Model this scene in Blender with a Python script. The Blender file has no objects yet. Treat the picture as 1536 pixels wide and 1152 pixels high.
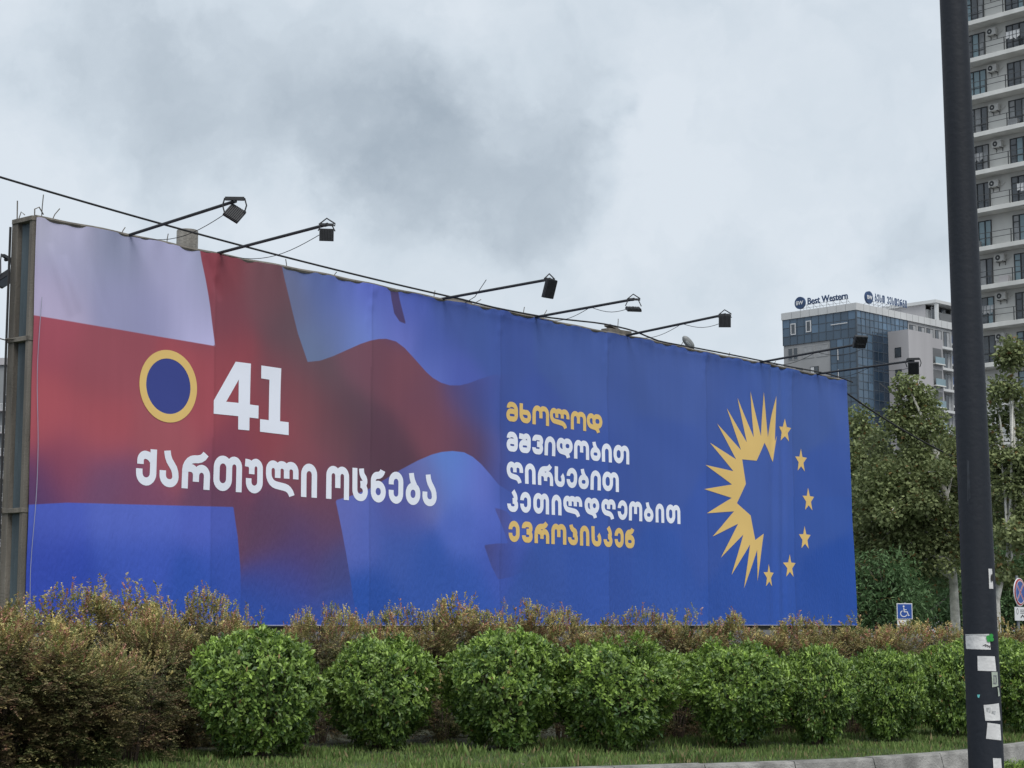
import bpy, bmesh, math, random
import numpy as np
from mathutils import Vector, Matrix
from mathutils.geometry import tessellate_polygon

S = bpy.context.scene
COL = S.collection
R = math.radians
PI = math.pi

# ------------------------------------------------------------------ camera
FPX = 2750.0                        # focal length in photo pixels (1536 wide)
TILT = math.atan(361 / FPX)
CT, ST = math.cos(TILT), math.sin(TILT)
EYE = 1.6
cam_d = bpy.data.cameras.new('camera')
cam = bpy.data.objects.new('camera', cam_d)
COL.objects.link(cam)
cam_d.sensor_width = 36
cam_d.lens = 36 * FPX / 1536
cam_d.clip_start = .1
cam_d.clip_end = 6000
cam.location = (0, 0, EYE)
cam.rotation_euler = (PI / 2 + TILT, 0, 0)
S.camera = cam

def ray(u, v):
    return (u - 768, FPX * CT - (576 - v) * ST, FPX * ST + (576 - v) * CT)
def at(u, v, Y):                    # point of the place seen at photo pixel u,v, Y metres ahead
    d = ray(u, v); k = Y / d[1]
    return Vector((d[0] * k, Y, EYE + d[2] * k))
def atz(u, v, z):
    d = ray(u, v); k = (z - EYE) / d[2]
    return Vector((d[0] * k, d[1] * k, z))

# ------------------------------------------------------------------ light
SUN_EL, SUN_AZ = R(55), R(160)      # azimuth measured clockwise from +Y
world = bpy.data.worlds.new('World'); S.world = world
world.use_nodes = True
nt = world.node_tree; nt.nodes.clear()
def N(t, **k):
    n = nt.nodes.new(t)
    for a, b in k.items(): setattr(n, a, b)
    return n
def L(a, b): nt.links.new(a, b)
out = N('ShaderNodeOutputWorld')
sky = N('ShaderNodeTexSky', sky_type='NISHITA'); sky.sun_disc = False
sky.sun_elevation = SUN_EL; sky.sun_rotation = SUN_AZ
sky.dust_density = 3
bg1 = N('ShaderNodeBackground'); bg1.inputs['Strength'].default_value = .1
L(sky.outputs[0], bg1.inputs['Color'])
tc = N('ShaderNodeTexCoord')
# warp the direction a little so that cloud edges are ragged
nz = N('ShaderNodeTexNoise'); nz.inputs['Scale'].default_value = 12; nz.inputs['Detail'].default_value = 9; nz.inputs['Roughness'].default_value = .58
L(tc.outputs['Generated'], nz.inputs['Vector'])
sub = N('ShaderNodeVectorMath', operation='SUBTRACT'); L(nz.outputs['Color'], sub.inputs[0]); sub.inputs[1].default_value = (.5, .5, .5)
sc_ = N('ShaderNodeVectorMath', operation='SCALE'); L(sub.outputs[0], sc_.inputs[0]); sc_.inputs['Scale'].default_value = .13
add = N('ShaderNodeVectorMath', operation='ADD'); L(tc.outputs['Generated'], add.inputs[0]); L(sc_.outputs[0], add.inputs[1])
# big soft cloud field over the whole sky
big = N('ShaderNodeTexNoise'); big.inputs['Scale'].default_value = 4.5; big.inputs['Detail'].default_value = 5; big.inputs['Roughness'].default_value = .5
L(add.outputs[0], big.inputs['Vector'])
mr = N('ShaderNodeMapRange'); mr.inputs['From Min'].default_value = .35; mr.inputs['From Max'].default_value = .75
mr.inputs['To Min'].default_value = -.05; mr.inputs['To Max'].default_value = .30
L(big.outputs['Fac'], mr.inputs['Value'])
acc = mr.outputs['Result']
CLOUDS = [(170, 80, 200, .27), (330, 140, 230, .28), (500, 140, 220, .26), (640, 190, 200, .20), (600, 265, 170, .26), (720, 270, 190, .28),
          (810, 300, 130, .26), (870, 240, 90, .14), (850, 120, 130, .20), (915, 210, 60, .20), (240, 270, 130, .12), (1380, 335, 140, .24), (1120, 400, 90, .12), (60, 170, 140, .07), (1180, 200, 110, .07), (1300, 60, 160, .04),
          (660, 20, 100, -.12), (850, 190, 45, -.13), (960, 120, 110, -.14), (450, 350, 130, -.16), (1010, 300, 160, -.10), (100, 30, 90, -.06)]
for (u, v, r, w) in CLOUDS:
    c = Vector(ray(u, v)).normalized()
    d = N('ShaderNodeVectorMath', operation='DISTANCE'); L(add.outputs[0], d.inputs[0]); d.inputs[1].default_value = c
    m = N('ShaderNodeMapRange', interpolation_type='SMOOTHERSTEP')
    m.inputs['From Min'].default_value = 1.2 * r / FPX; m.inputs['From Max'].default_value = .12 * r / FPX
    m.inputs['To Min'].default_value = 0; m.inputs['To Max'].default_value = w
    L(d.outputs['Value'], m.inputs['Value'])
    a = N('ShaderNodeMath', operation='ADD'); L(acc, a.inputs[0]); L(m.outputs['Result'], a.inputs[1]); acc = a.outputs[0]
fine = N('ShaderNodeTexNoise'); fine.inputs['Scale'].default_value = 26; fine.inputs['Detail'].default_value = 8; fine.inputs['Distortion'].default_value = .6
L(add.outputs[0], fine.inputs['Vector'])
fm_ = N('ShaderNodeMapRange'); fm_.inputs['From Min'].default_value = .3; fm_.inputs['From Max'].default_value = .7; fm_.inputs['To Min'].default_value = -.07; fm_.inputs['To Max'].default_value = .07
L(fine.outputs['Fac'], fm_.inputs['Value'])
fa = N('ShaderNodeMath', operation='ADD'); L(acc, fa.inputs[0]); L(fm_.outputs['Result'], fa.inputs[1]); acc = fa.outputs[0]
ramp = N('ShaderNodeValToRGB'); L(acc, ramp.inputs['Fac'])
el = ramp.color_ramp.elements
el[0].position = 0; el[0].color = (.475, .518, .562, 1)
el[1].position = .9; el[1].color = (.225, .268, .315, 1)
e_ = el.new(.25); e_.color = (.412, .462, .51, 1)
bg2 = N('ShaderNodeBackground'); L(ramp.outputs[0], bg2.inputs['Color']); bg2.inputs['Strength'].default_value = 1.0
mix = N('ShaderNodeMixShader'); mix.inputs[0].default_value = .95
L(bg1.outputs[0], mix.inputs[1]); L(bg2.outputs[0], mix.inputs[2]); L(mix.outputs[0], out.inputs[0])

sd = bpy.data.lights.new('sun', 'SUN'); sun = bpy.data.objects.new('sun', sd); COL.objects.link(sun)
sd.energy = 1.5; sd.angle = R(35); sd.color = (1, .965, .92)
sdir = Vector((math.sin(SUN_AZ) * math.cos(SUN_EL), math.cos(SUN_AZ) * math.cos(SUN_EL), math.sin(SUN_EL)))
sun.rotation_euler = sdir.to_track_quat('Z', 'Y').to_euler()
S.view_settings.view_transform = 'Standard'; S.view_settings.look = 'None'
S.view_settings.exposure = .62; S.view_settings.gamma = 1
S.cycles.max_bounces = 6; S.cycles.transparent_max_bounces = 8

# ------------------------------------------------------------------ materials
def lin(c):
    return tuple(((x / 255) / 12.92 if x / 255 <= .04045 else ((x / 255 + .055) / 1.055) ** 2.4) for x in c)
def mat(name, color, rough=.7, var=.12, scale=6, bump=.0, bscale=40, metal=0, spec=.5, attr=None, trans=0, streak=False):
    m = bpy.data.materials.new(name); m.use_nodes = True
    t = m.node_tree; b = t.nodes['Principled BSDF']
    b.inputs['Roughness'].default_value = rough; b.inputs['Metallic'].default_value = metal
    b.inputs['Specular IOR Level'].default_value = spec
    tc = t.nodes.new('ShaderNodeTexCoord')
    nz = t.nodes.new('ShaderNodeTexNoise'); nz.inputs['Scale'].default_value = scale; nz.inputs['Detail'].default_value = 6
    if streak:
        mp = t.nodes.new('ShaderNodeMapping'); mp.inputs['Scale'].default_value = (1, 1, .12)
        t.links.new(tc.outputs['Object'], mp.inputs[0]); t.links.new(mp.outputs[0], nz.inputs['Vector'])
    else:
        t.links.new(tc.outputs['Object'], nz.inputs['Vector'])
    mr = t.nodes.new('ShaderNodeMapRange'); mr.inputs['From Min'].default_value = .3; mr.inputs['From Max'].default_value = .7
    mr.inputs['To Min'].default_value = 1 - var; mr.inputs['To Max'].default_value = 1 + var
    t.links.new(nz.outputs['Fac'], mr.inputs['Value'])
    mx = t.nodes.new('ShaderNodeVectorMath'); mx.operation = 'MULTIPLY'
    if attr:
        a = t.nodes.new('ShaderNodeAttribute'); a.attribute_name = attr; t.links.new(a.outputs['Color'], mx.inputs[0])
    else:
        mx.inputs[0].default_value = color
    t.links.new(mr.outputs[0], mx.inputs[1]); t.links.new(mx.outputs[0], b.inputs['Base Color'])
    if bump:
        n2 = t.nodes.new('ShaderNodeTexNoise'); n2.inputs['Scale'].default_value = bscale; n2.inputs['Detail'].default_value = 5
        t.links.new(tc.outputs['Object'], n2.inputs['Vector'])
        bp = t.nodes.new('ShaderNodeBump'); bp.inputs['Strength'].default_value = bump; bp.inputs['Distance'].default_value = .02
        t.links.new(n2.outputs['Fac'], bp.inputs['Height']); t.links.new(bp.outputs[0], b.inputs['Normal'])
    if trans:
        tr = t.nodes.new('ShaderNodeBsdfTranslucent'); t.links.new(mx.outputs[0], tr.inputs['Color'])
        ms = t.nodes.new('ShaderNodeMixShader'); ms.inputs[0].default_value = trans
        o = t.nodes['Material Output']
        t.links.new(b.outputs[0], ms.inputs[1]); t.links.new(tr.outputs[0], ms.inputs[2]); t.links.new(ms.outputs[0], o.inputs[0])
    return m
M = {}
M['asphalt'] = mat('asphalt', (.055, .055, .057), .9, .25, 2, .5, 60)
M['lawn'] = mat('lawn', (.06, .09, .03), .95, .45, 3, .8, 50)
M['earth'] = mat('earth', (.03, .034, .018), .95, .4, 3, .8, 40)
M['kerb'] = mat('kerb_stone', (.25, .245, .23), .9, .42, 4.5, .9, 45)
M['path'] = mat('path_concrete', (.34, .33, .31), .9, .2, 2, .3, 60)
M['green_leaf'] = mat('green_leaf', 0, .42, .15, 3, attr='Col', trans=.22, spec=.5)
M['brown_leaf'] = mat('russet_leaf', 0, .6, .2, 3, attr='Col', trans=.25, spec=.3)
M['tree_leaf'] = mat('tree_leaf', 0, .6, .25, .8, attr='Col', trans=.28, spec=.3)
M['grass'] = mat('grass_blade', 0, .7, .2, 3, attr='Col', trans=.25, spec=.3)
M['twig'] = mat('twig', (.075, .055, .04), .9, .2, 20)
M['bark'] = mat('pale_bark', (.62, .60, .55), .9, .38, 5, .8, 25)
M['bark_dark'] = mat('dark_bark', (.13, .11, .09), .9, .3, 8, .8, 25)
M['steel'] = mat('weathered_steel', (.15, .135, .115), .75, .4, 5, .4, 40, streak=True)
M['rail'] = mat('frame_timber', (.155, .14, .12), .85, .45, 6, .5, 40, streak=True)
M['sheet'] = mat('galvanised_sheet', (.075, .10, .115), .5, .5, 4, .2, 30, metal=.4, streak=True)
M['lamp_metal'] = mat('dark_lamp_metal', (.022, .024, .028), .6, .15, 10)
M['lamp_bracket'] = mat('bracket_metal', (.16, .16, .16), .5, .2, 10, metal=.3)
M['lamp_glass'] = mat('lamp_glass', (.25, .27, .28), .15, .1, 10)
M['lamp_grey'] = mat('lamp_grey', (.20, .21, .21), .5, .15, 10)
M['cable'] = mat('cable_rubber', (.02, .02, .022), .7, .1, 5)
M['cable_pale'] = mat('cable_pale', (.26, .27, .36), .7, .1, 5)
M['post_concrete'] = mat('old_concrete', (.21, .20, .18), .95, .5, 4, .8, 25, streak=True)
M['post_paint'] = mat('dark_post_paint', (.014, .018, .026), .6, .22, 2.5, .15, 30, spec=.35, streak=True)
M['paper'] = mat('paper', (.66, .66, .65), .85, .10, 12, .3, 30)
M['black'] = mat('black_print', (.02, .02, .02), .7)
M['letter_white'] = mat('white_print', lin((234, 238, 250)), .6, .03, .5, spec=.2)
M['letter_gold'] = mat('gold_print', tuple(x * 1.15 for x in lin((212, 180, 112))), .6, .04, .5, spec=.2)
M['disc_blue'] = mat('blue_print', tuple(x * 1.1 for x in lin((60, 70, 136))), .6, .03, .5, spec=.15)
M['sign_blue'] = mat('sign_blue', (.02, .075, .33), .4, .05)
M['sign_red'] = mat('sign_red', (.42, .025, .04), .4, .05)
M['sign_white'] = mat('sign_white', (.72, .73, .74), .5, .05)
M['sign_metal'] = mat('sign_metal', (.25, .26, .27), .5, .1, metal=.4)
M['clover'] = mat('clover_print', (.03, .30, .05), .6)
M['cyan'] = mat('cyan_print', (.15, .55, .55), .6)
M['sage'] = mat('sage_print', (.42, .48, .40), .7)

# ------------------------------------------------------------------ mesh helpers
def setcol(me, cols, name='Col'):
    a = me.color_attributes.new(name, 'FLOAT_COLOR', 'POINT')
    c = np.ones((len(me.vertices), 4), np.float32); c[:, :3] = cols
    a.data.foreach_set('color', c.ravel())
def npmesh(name, V, F, cols=None, smooth=False):
    V = np.asarray(V, np.float32); F = np.asarray(F, np.int32)
    me = bpy.data.meshes.new(name)
    me.vertices.add(len(V)); me.vertices.foreach_set('co', V.ravel())
    k = F.shape[1]
    me.loops.add(F.size); me.loops.foreach_set('vertex_index', F.ravel())
    me.polygons.add(len(F)); me.polygons.foreach_set('loop_start', np.arange(0, F.size, k, dtype=np.int32))
    me.polygons.foreach_set('loop_total', np.full(len(F), k, np.int32))
    if smooth: me.polygons.foreach_set('use_smooth', np.ones(len(F), bool))
    me.update(calc_edges=True)
    if cols is not None: setcol(me, cols)
    return me
def link(name, me, m=None, parent=None, loc=None, **props):
    o = bpy.data.objects.new(name, me)
    if m is not None and me is not None and not me.materials: me.materials.append(m)
    COL.objects.link(o)
    if parent is not None: o.parent = parent
    if loc is not None: o.location = loc
    for k, v in props.items(): o[k] = v
    return o
def thing(name, label, cat, loc=(0, 0, 0), rz=0, group=None):
    o = bpy.data.objects.new(name, None); COL.objects.link(o)
    o.empty_display_size = .3
    o.location = loc; o.rotation_euler = (0, 0, rz); o['label'] = label; o['category'] = cat
    if group: o['group'] = group
    return o
class MB:
    """collects boxes, tubes and polygons into ONE mesh"""
    def __init__(s): s.v = []; s.f = []; s.mi = []; s.cur = 0
    def add(s, vs, fs):
        n = len(s.v); s.v += [tuple(x) for x in vs]; s.f += [tuple(i + n for i in f) for f in fs]; s.mi += [s.cur] * len(fs); return s
    def box(s, c, d, rz=0, rx=0, ry=0):
        Mx = Matrix.Rotation(rz, 3, 'Z') @ Matrix.Rotation(ry, 3, 'Y') @ Matrix.Rotation(rx, 3, 'X')
        vs = []
        for x in (-.5, .5):
            for y in (-.5, .5):
                for z in (-.5, .5): vs.append(Vector(c) + Mx @ Vector((x * d[0], y * d[1], z * d[2])))
        return s.add(vs, [(0, 1, 3, 2), (4, 6, 7, 5), (0, 4, 5, 1), (2, 3, 7, 6), (0, 2, 6, 4), (1, 5, 7, 3)])
    def span(s, a, b): # box between two corners
        return s.box([(a[i] + b[i]) / 2 for i in range(3)], [abs(a[i] - b[i]) for i in range(3)])
    def tube(s, pts, r, n=8, cap=True):
        pts = [Vector(p) for p in pts]; k = len(pts)
        rs = r if isinstance(r, (list, tuple)) else [r] * k
        vs = []; fs = []
        prev = None
        for i, p in enumerate(pts):
            t = (pts[min(i + 1, k - 1)] - pts[max(i - 1, 0)]).normalized()
            if prev is None:
                a = t.cross(Vector((0, 0, 1)))
                if a.length < .01: a = t.cross(Vector((0, 1, 0)))
            else: a = prev - t * prev.dot(t)
            a.normalize(); prev = a; b = t.cross(a)
            for j in range(n):
                w = 2 * PI * j / n; vs.append(p + (a * math.cos(w) + b * math.sin(w)) * rs[i])
        for i in range(k - 1):
            for j in range(n):
                fs.append((i * n + j, i * n + (j + 1) % n, (i + 1) * n + (j + 1) % n, (i + 1) * n + j))
        if cap: fs.append(tuple(range(n))[::-1]); fs.append(tuple((k - 1) * n + j for j in range(n)))
        return s.add(vs, fs)
    def mesh(s, name, mats=None, smooth=False, bevel=0):
        me = bpy.data.meshes.new(name); me.from_pydata(s.v, [], s.f); me.update()
        bm = bmesh.new(); bm.from_mesh(me); bmesh.ops.recalc_face_normals(bm, faces=bm.faces)
        if bevel:
            bmesh.ops.bevel(bm, geom=[e for e in bm.edges if len(e.link_faces) == 2 and e.calc_face_angle() > .5], offset=bevel, segments=2, affect='EDGES', profile=.6)
        bm.to_mesh(me); bm.free()
        if mats: 
            for m in mats: me.materials.append(m)
            if not bevel: me.polygons.foreach_set('material_index', s.mi)
        if smooth:
            me.polygons.foreach_set('use_smooth', [True] * len(me.polygons))
            try: me.set_sharp_from_angle(angle=R(40))
            except Exception: pass
        return me
    def build(s, name, m, parent=None, smooth=False, bevel=0, **props):
        ml = m if isinstance(m, (list, tuple)) else [m]
        return link(name, s.mesh(name, ml, smooth, bevel), None, parent, **props)

# ------------------------------------------------------------------ the ground
LZ = .20                                                     # lawn level above the road
FRONT = [atz(700, 1160, LZ), atz(860, 1153, LZ), atz(960, 1150, LZ), atz(1155, 1143, LZ), atz(1286, 1138, LZ), atz(1448, 1127, LZ), atz(1505, 1119, LZ), atz(1536, 1116, LZ)]
FR = [(-16, 14.2), (-9, 15.0), (-4, 16.3), (-1.5, 17.2)] + [(p.x, p.y) for p in FRONT] + [(7.4, 24.0), (9.0, 27.2), (11, 32), (13.5, 39)]
def curve_pts(P, step):
    Q = []                                                    # Catmull-Rom through P, about step apart
    for i in range(len(P) - 1):
        p0, p1, p2, p3 = P[max(i - 1, 0)], P[i], P[i + 1], P[min(i + 2, len(P) - 1)]
        n = max(1, int(math.dist(p1, p2) / step + .5))
        for k in range(n):
            t = k / n
            Q.append(tuple(.5 * (2 * b + (c - a) * t + (2 * a - 5 * b + 4 * c - d) * t * t + (3 * b - a - 3 * c + d) * t ** 3) for a, b, c, d in zip(p0, p1, p2, p3)))
    Q.append(tuple(P[-1])); return Q
EDGE = curve_pts(FR, .25)
m_ = MB(); m_.add([(-3000, -800, 0), (3000, -800, 0), (3000, 4000, 0), (-3000, 4000, 0)], [(0, 1, 2, 3)])
m_.build('ground', M['asphalt'], kind='structure')
# the planted island: a raised sheet behind the kerb
KW = .13
inner = []
for i, p in enumerate(EDGE):
    a = EDGE[max(i - 1, 0)]; b = EDGE[min(i + 1, len(EDGE) - 1)]
    t = Vector((b[0] - a[0], b[1] - a[1])).normalized(); n = Vector((-t.y, t.x))
    inner.append((p[0] + n.x * KW, p[1] + n.y * KW, n))
vs = []; fs = []
for i, (x, y, n) in enumerate(inner):
    vs += [(x, y, LZ - .012), (x + n.x * 2.0, y + n.y * 2.0, LZ + .03)]
    vs += [(-16 + 32 * i / (len(inner) - 1), 31 + 22 * i / (len(inner) - 1), LZ + .02)]
for i in range(len(inner) - 1):
    a, b = i * 3, i * 3 + 3
    fs += [(a, b, b + 1, a + 1), (a + 1, b + 1, b + 2, a + 2)]
m_ = MB(); m_.add(vs, fs); m_.build('lawn', M['lawn'], smooth=True, kind='structure')
# kerb of single stones with open joints, sloping face
kerb = thing('kerb', 'x', 'x'); del kerb['label'], kerb['category']; kerb['kind'] = 'structure'
acc_ = 0; st = []; rk = random.Random(4)
seg = [EDGE[0]]
stones = []
for i in range(1, len(EDGE)):
    seg.append(EDGE[i])
    if len(seg) == 5: stones.append(seg); seg = [EDGE[i]]
for sgm in stones:
    P = [Vector((x, y)) for x, y in sgm]
    t0 = (P[1] - P[0]).normalized(); t1 = (P[-1] - P[-2]).normalized()
    P[0] = P[0] + t0 * .006; P[-1] = P[-1] - t1 * .006
    dz = rk.uniform(-.007, .007); vs = []
    for i, p in enumerate(P):
        t = (P[min(i + 1, len(P) - 1)] - P[max(i - 1, 0)]).normalized(); n = Vector((-t.y, t.x))
        prof = [(-.07, -.02), (-.015, LZ - .02 + dz), (.0, LZ + dz), (KW, LZ + .004 + dz), (KW + .003, -.02)]
        vs += [(p.x + n.x * a, p.y + n.y * a, z) for a, z in prof]
    k = 5; fs = []
    for i in range(len(P) - 1):
        for j in range(k - 1): fs.append((i * k + j, (i + 1) * k + j, (i + 1) * k + j + 1, i * k + j + 1))
    fs += [tuple(range(k)), tuple((len(P) - 1) * k + j for j in range(k))[::-1]]
    mb = MB(); mb.add(vs, fs); mb.build('kerb_stone', M['kerb'], kerb)
# concrete path behind the hedge, running along the billboard
mb = MB(); e0 = Vector((.6411, .7674)); n0 = Vector((.7674, -.6411)); O2 = Vector((-7.05, 26.64))
a = O2 - e0 * 8 + n0 * 2.6; b = O2 + e0 * 26 + n0 * 2.6
mb.add([(a.x, a.y, LZ + .034), (a.x + n0.x * .9, a.y + n0.y * .9, LZ + .034), (b.x + n0.x * .9, b.y + n0.y * .9, LZ + .034), (b.x, b.y, LZ + .034)], [(0, 1, 2, 3)])
mb.build('path', M['path'], kind='structure')

mb = MB()
bed = [(inner[i][0] + inner[i][2].x * 1.9, inner[i][1] + inner[i][2].y * 1.9) for i in range(0, len(inner), 3)]
bv = []
for (x, y) in bed: bv += [(x, y + .2, LZ + .036), (x - .9, y + 4.6, LZ + .030)]
mb.add(bv, [(2 * i, 2 * i + 2, 2 * i + 3, 2 * i + 1) for i in range(len(bed) - 1)])
mb.build('planting_bed', M['earth'], kind='structure')
# ------------------------------------------------------------------ billboard
EV = Vector((.6411102, .7674489, 0)); NV = Vector((.7674489, -.6411102, 0))
BO = Vector((-7.050, 26.638, 0)); BW, BH, BZ = 24.0, 6.0, 1.6
PHI = math.atan2(EV.y, EV.x)
board = thing('billboard', 'huge roadside billboard with a red, white and blue flag banner and Georgian slogan', 'billboard', BO, PHI)
def plane(u, v):                                  # photo pixel -> metres along the banner, height above ground
    d = ray(u, v); e0, e1 = EV.x, EV.y
    det = e0 * (-d[1]) + e1 * d[0]
    s = (BO.x * d[1] - BO.y * d[0]) / det
    k = (-e0 * BO.y + e1 * BO.x) / det
    return s, EYE + k * d[2]
def s_of(u, z):                                   # metres along the banner for photo column u at height z
    w = (u - 768) / FPX; dz = (z - EYE) * ST
    return (BO.x - w * (BO.y * CT + dz)) / (w * EV.y * CT - EV.x)
SEAMS = [0, 3.49, 7.11, 10.64, 14.06, 17.67, 21.3, 24.2]
def nrnd(s, z, k):
    return math.sin(s * 1.7 * k + z * .9 * k + k) * math.sin(s * .61 * k - z * 1.3 * k + 2 * k)
def disp(s, z):                                   # outward relief of the cloth in metres
    t = (z - BZ) / BH
    d = .012 * nrnd(s, z, 1.0) + .006 * nrnd(s, z, 2.1)
    top = max(0, (z - 7.0) / .6)                  # pull-in between the ties of the top hem
    d += top ** 2 * .015 * math.cos(s * 2 * PI / 1.19) + top ** 3 * .011 * math.sin(s * 2 * PI / .43)
    for sx in SEAMS[1:-1]:                        # welded seams stand a hair proud and pucker at the top
        d += .0018 * math.exp(-((s - sx) / .03) ** 2)
        if z > 6.7: d += .018 * (z - 6.7) / .9 * math.exp(-((s - sx - .08 + .25 * (7.6 - z)) / .08) ** 2) * (1 + .3 * math.sin(z * 22))
    for (a, b, ln, am) in ((.25, 7.25, 1.15, .03), (.5, 7.1, .9, .025), (.9, 7.45, 1.4, -.012), (3.3, 7.55, .8, -.03)):
        xx = (s - a) * .36 + (b - z) * .93; yy = (s - a) * .93 - (b - z) * .36
        if 0 < xx < ln: d += am * math.exp(-(yy / .07) ** 2) * math.sin(PI * xx / ln)
    t = (z - BZ) / BH
    for (a, w) in ((20.35, .16), (20.78, .12)):    # slack vertical fold near the right end
        d -= .034 * math.exp(-((s - a - .12 * t) / w) ** 2)
    return d
def bpt(s, z, off=0.0):                            # local point on the cloth
    return (s, -(disp(s, z) + off), z)
# flag artwork: two printed colour fields and a signed distance that splits them
FIELD = [((100,350),(176,174,200)),((60,330),(188,186,206)),((100,400),(160,160,190)),((180,380),(140,145,172)),((250,400),(160,158,190)),((80,450),(176,166,196)),((60,460),(186,176,206)),
 ((180,450),(150,150,185)),((240,370),(170,170,202)),((265,410),(182,180,216)),((290,455),(184,182,220)),((310,500),(186,182,222)),((300,400),(136,142,166)),((280,470),(160,158,192)),
 ((240,460),(148,148,186)),((310,450),(140,142,172)),((440,450),(104,110,142)),((470,530),(102,116,150)),((480,430),(88,104,156)),((500,490),(100,114,162)),((515,440),(90,106,176)),((540,500),(108,128,190)),((560,440),(92,105,192)),
 ((560,480),(104,122,202)),((600,500),(108,118,196)),((610,460),(78,96,178)),((650,555),(96,112,190)),((650,520),(72,92,170)),((690,570),(78,94,175)),((680,480),(68,88,155)),
 ((720,500),(65,88,155)),((750,520),(63,85,155)),((850,520),(66,90,156)),((1000,560),(66,90,156)),((1200,600),(64,92,158)),((800,640),(62,84,158)),((1000,700),(60,86,158)),((1150,700),(62,90,162)),
 ((900,880),(50,82,162)),((1000,880),(50,84,164)),((1250,880),(42,80,162)),((1100,900),(46,82,164)),((1230,750),(56,88,164)),((800,890),(54,84,162)),((900,760),(58,84,158)),((1060,800),(54,84,162)),
 ((60,770),(76,94,188)),((200,770),(86,104,194)),((330,775),(80,96,186)),((200,850),(58,84,178)),((60,850),(54,76,176)),((100,900),(48,74,172)),((300,900),(44,78,166)),((345,850),(56,84,176)),((400,925),(42,78,162)),
 ((520,770),(98,106,178)),((600,760),(86,90,160)),((640,720),(104,110,172)),((670,690),(92,128,202)),((690,720),(98,124,206)),((720,730),(96,110,192)),((700,790),(80,104,190)),((740,790),(84,104,192)),((600,820),(62,90,170)),((545,800),(80,98,178)),
 ((560,900),(42,80,164)),((700,880),(50,84,168)),((640,860),(50,84,166)),((760,740),(66,88,165)),((745,830),(62,86,172))]
CROSS = [((70,500),(162,80,95)),((60,620),(172,84,94)),((150,550),(150,78,90)),((150,640),(166,82,92)),((250,660),(158,84,94)),((300,600),(158,76,86)),((100,700),(142,72,92)),((60,740),(86,60,105)),((150,735),(112,76,110)),((200,745),(120,72,100)),
 ((330,745),(104,68,95)),((310,400),(140,66,78)),((340,400),(130,65,75)),((340,480),(130,72,85)),((400,420),(112,76,84)),((400,450),(120,75,85)),((425,470),(92,74,84)),((440,520),(98,75,84)),((350,540),(150,72,82)),((400,640),(142,70,80)),((350,690),(132,66,84)),
 ((460,600),(130,74,82)),((420,560),(128,74,84)),((480,570),(94,74,84)),((520,620),(86,66,78)),((540,540),(112,76,90)),((560,540),(112,70,86)),((600,560),(118,72,86)),((640,600),(110,70,88)),((640,640),(118,70,84)),((560,660),(92,62,78)),((500,640),(112,70,80)),((600,690),(88,60,76)),
 ((690,600),(82,72,120)),((720,620),(68,74,132)),((700,660),(98,66,90)),((670,640),(112,70,88)),((735,680),(76,68,112)),((745,600),(62,82,152)),((760,720),(66,68,128)),((450,700),(132,74,84)),((480,740),(106,66,84)),((420,780),(96,66,94)),((450,820),(84,66,112)),((440,870),(64,70,142)),
 ((430,920),(44,78,164)),((480,790),(94,66,96)),((500,860),(70,72,128)),((510,920),(48,78,160)),((780,650),(60,84,158)),((850,700),(58,84,156)),((1000,700),(60,86,158)),((755,790),(78,68,112)),((770,830),(68,70,128)),((745,850),(66,72,132)),((800,850),(58,80,148)),((600,460),(76,64,104)),((595,440),(78,66,112)),((592,425),(78,66,112)),((720,575),(74,82,150))]
FIELDS_POLY = [
 [(20,280),(299,370),(302,390),(308,420),(315,460),(323,519),(52,473),(20,468)],
 [(420,380),(424,405),(435,450),(447,500),(461,543),(480,541),(500,534),(520,525),(540,516),(555,511),(568,508.5),(580,508),(595,512),(608,522),(625,541),(640,558),(650,567),(662,574),(675,578),(690,578),(703,575),(716,570),(740,562),(1300,560),(1300,400)],
 [(20,759),(45,757),(100,754),(140,755),(250,758),(350,760.5),(353,780),(357,805),(361,850),(363,960),(20,960)],
 [(503,750.5),(532,742),(553,734),(580,718),(602,704),(626,691),(647,682),(662,678),(678,676.5),(696,678.5),(709,685),(722,696),(735,711),(748,727),(764,737),(800,745),(1300,745),(1300,960),(540,960),(532,905),(522,850),(512,795)]]
DARK_POLY = [
 [(585,425),(596,428),(600,450),(606,473),(609.5,486),(600,482),(592,470),(588,450)],
 [(741.7,761.6),(752,764),(760,767.3),(767.8,777.2),(776,800),(771.7,814.5),(762.6,815.5),(753.4,790.2)],
 [(726.6,817.6),(745,815.2),(761,815),(787,816.8),(798,823),(805,833),(808,847),(803,862),(782,858),(766,866),(748,869),(738,850)]]
def topl(P): return np.array([plane(u, v) for u, v in P])
def sdf(P, X, Z):                                  # signed distance, negative inside
    d = np.full(X.shape, 1e9); ins = np.zeros(X.shape, bool); n = len(P)
    for i in range(n):
        a = P[i]; b = P[(i + 1) % n]; e = b - a
        wx = X - a[0]; wz = Z - a[1]; h = np.clip((wx * e[0] + wz * e[1]) / (e @ e), 0, 1)
        d = np.minimum(d, np.hypot(wx - h * e[0], wz - h * e[1]))
        c = ((a[1] > Z) != (b[1] > Z)) & (X < (b[0] - a[0]) * (Z - a[1]) / (b[1] - a[1] + 1e-12) + a[0])
        ins ^= c
    return np.where(ins, -d, d)
NX, NZ = 700, 190
tt = np.linspace(0, 1, NX); zz = np.linspace(0, 1, NZ)
zz = zz ** .85                                    # finer rows toward the wrinkled top hem
A, B = np.meshgrid(tt, zz)
S0 = .035 * (1 - B); S1 = 23.93 + .24 * (1 - B)
X = S0 + A * (S1 - S0)
TOP = 7.60 - .006 * (1 - np.cos(X * 2 * PI / 1.19)) + .01 * np.sin(X * 1.3)
Z = BZ - .02 + B * (TOP - BZ + .02)
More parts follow.
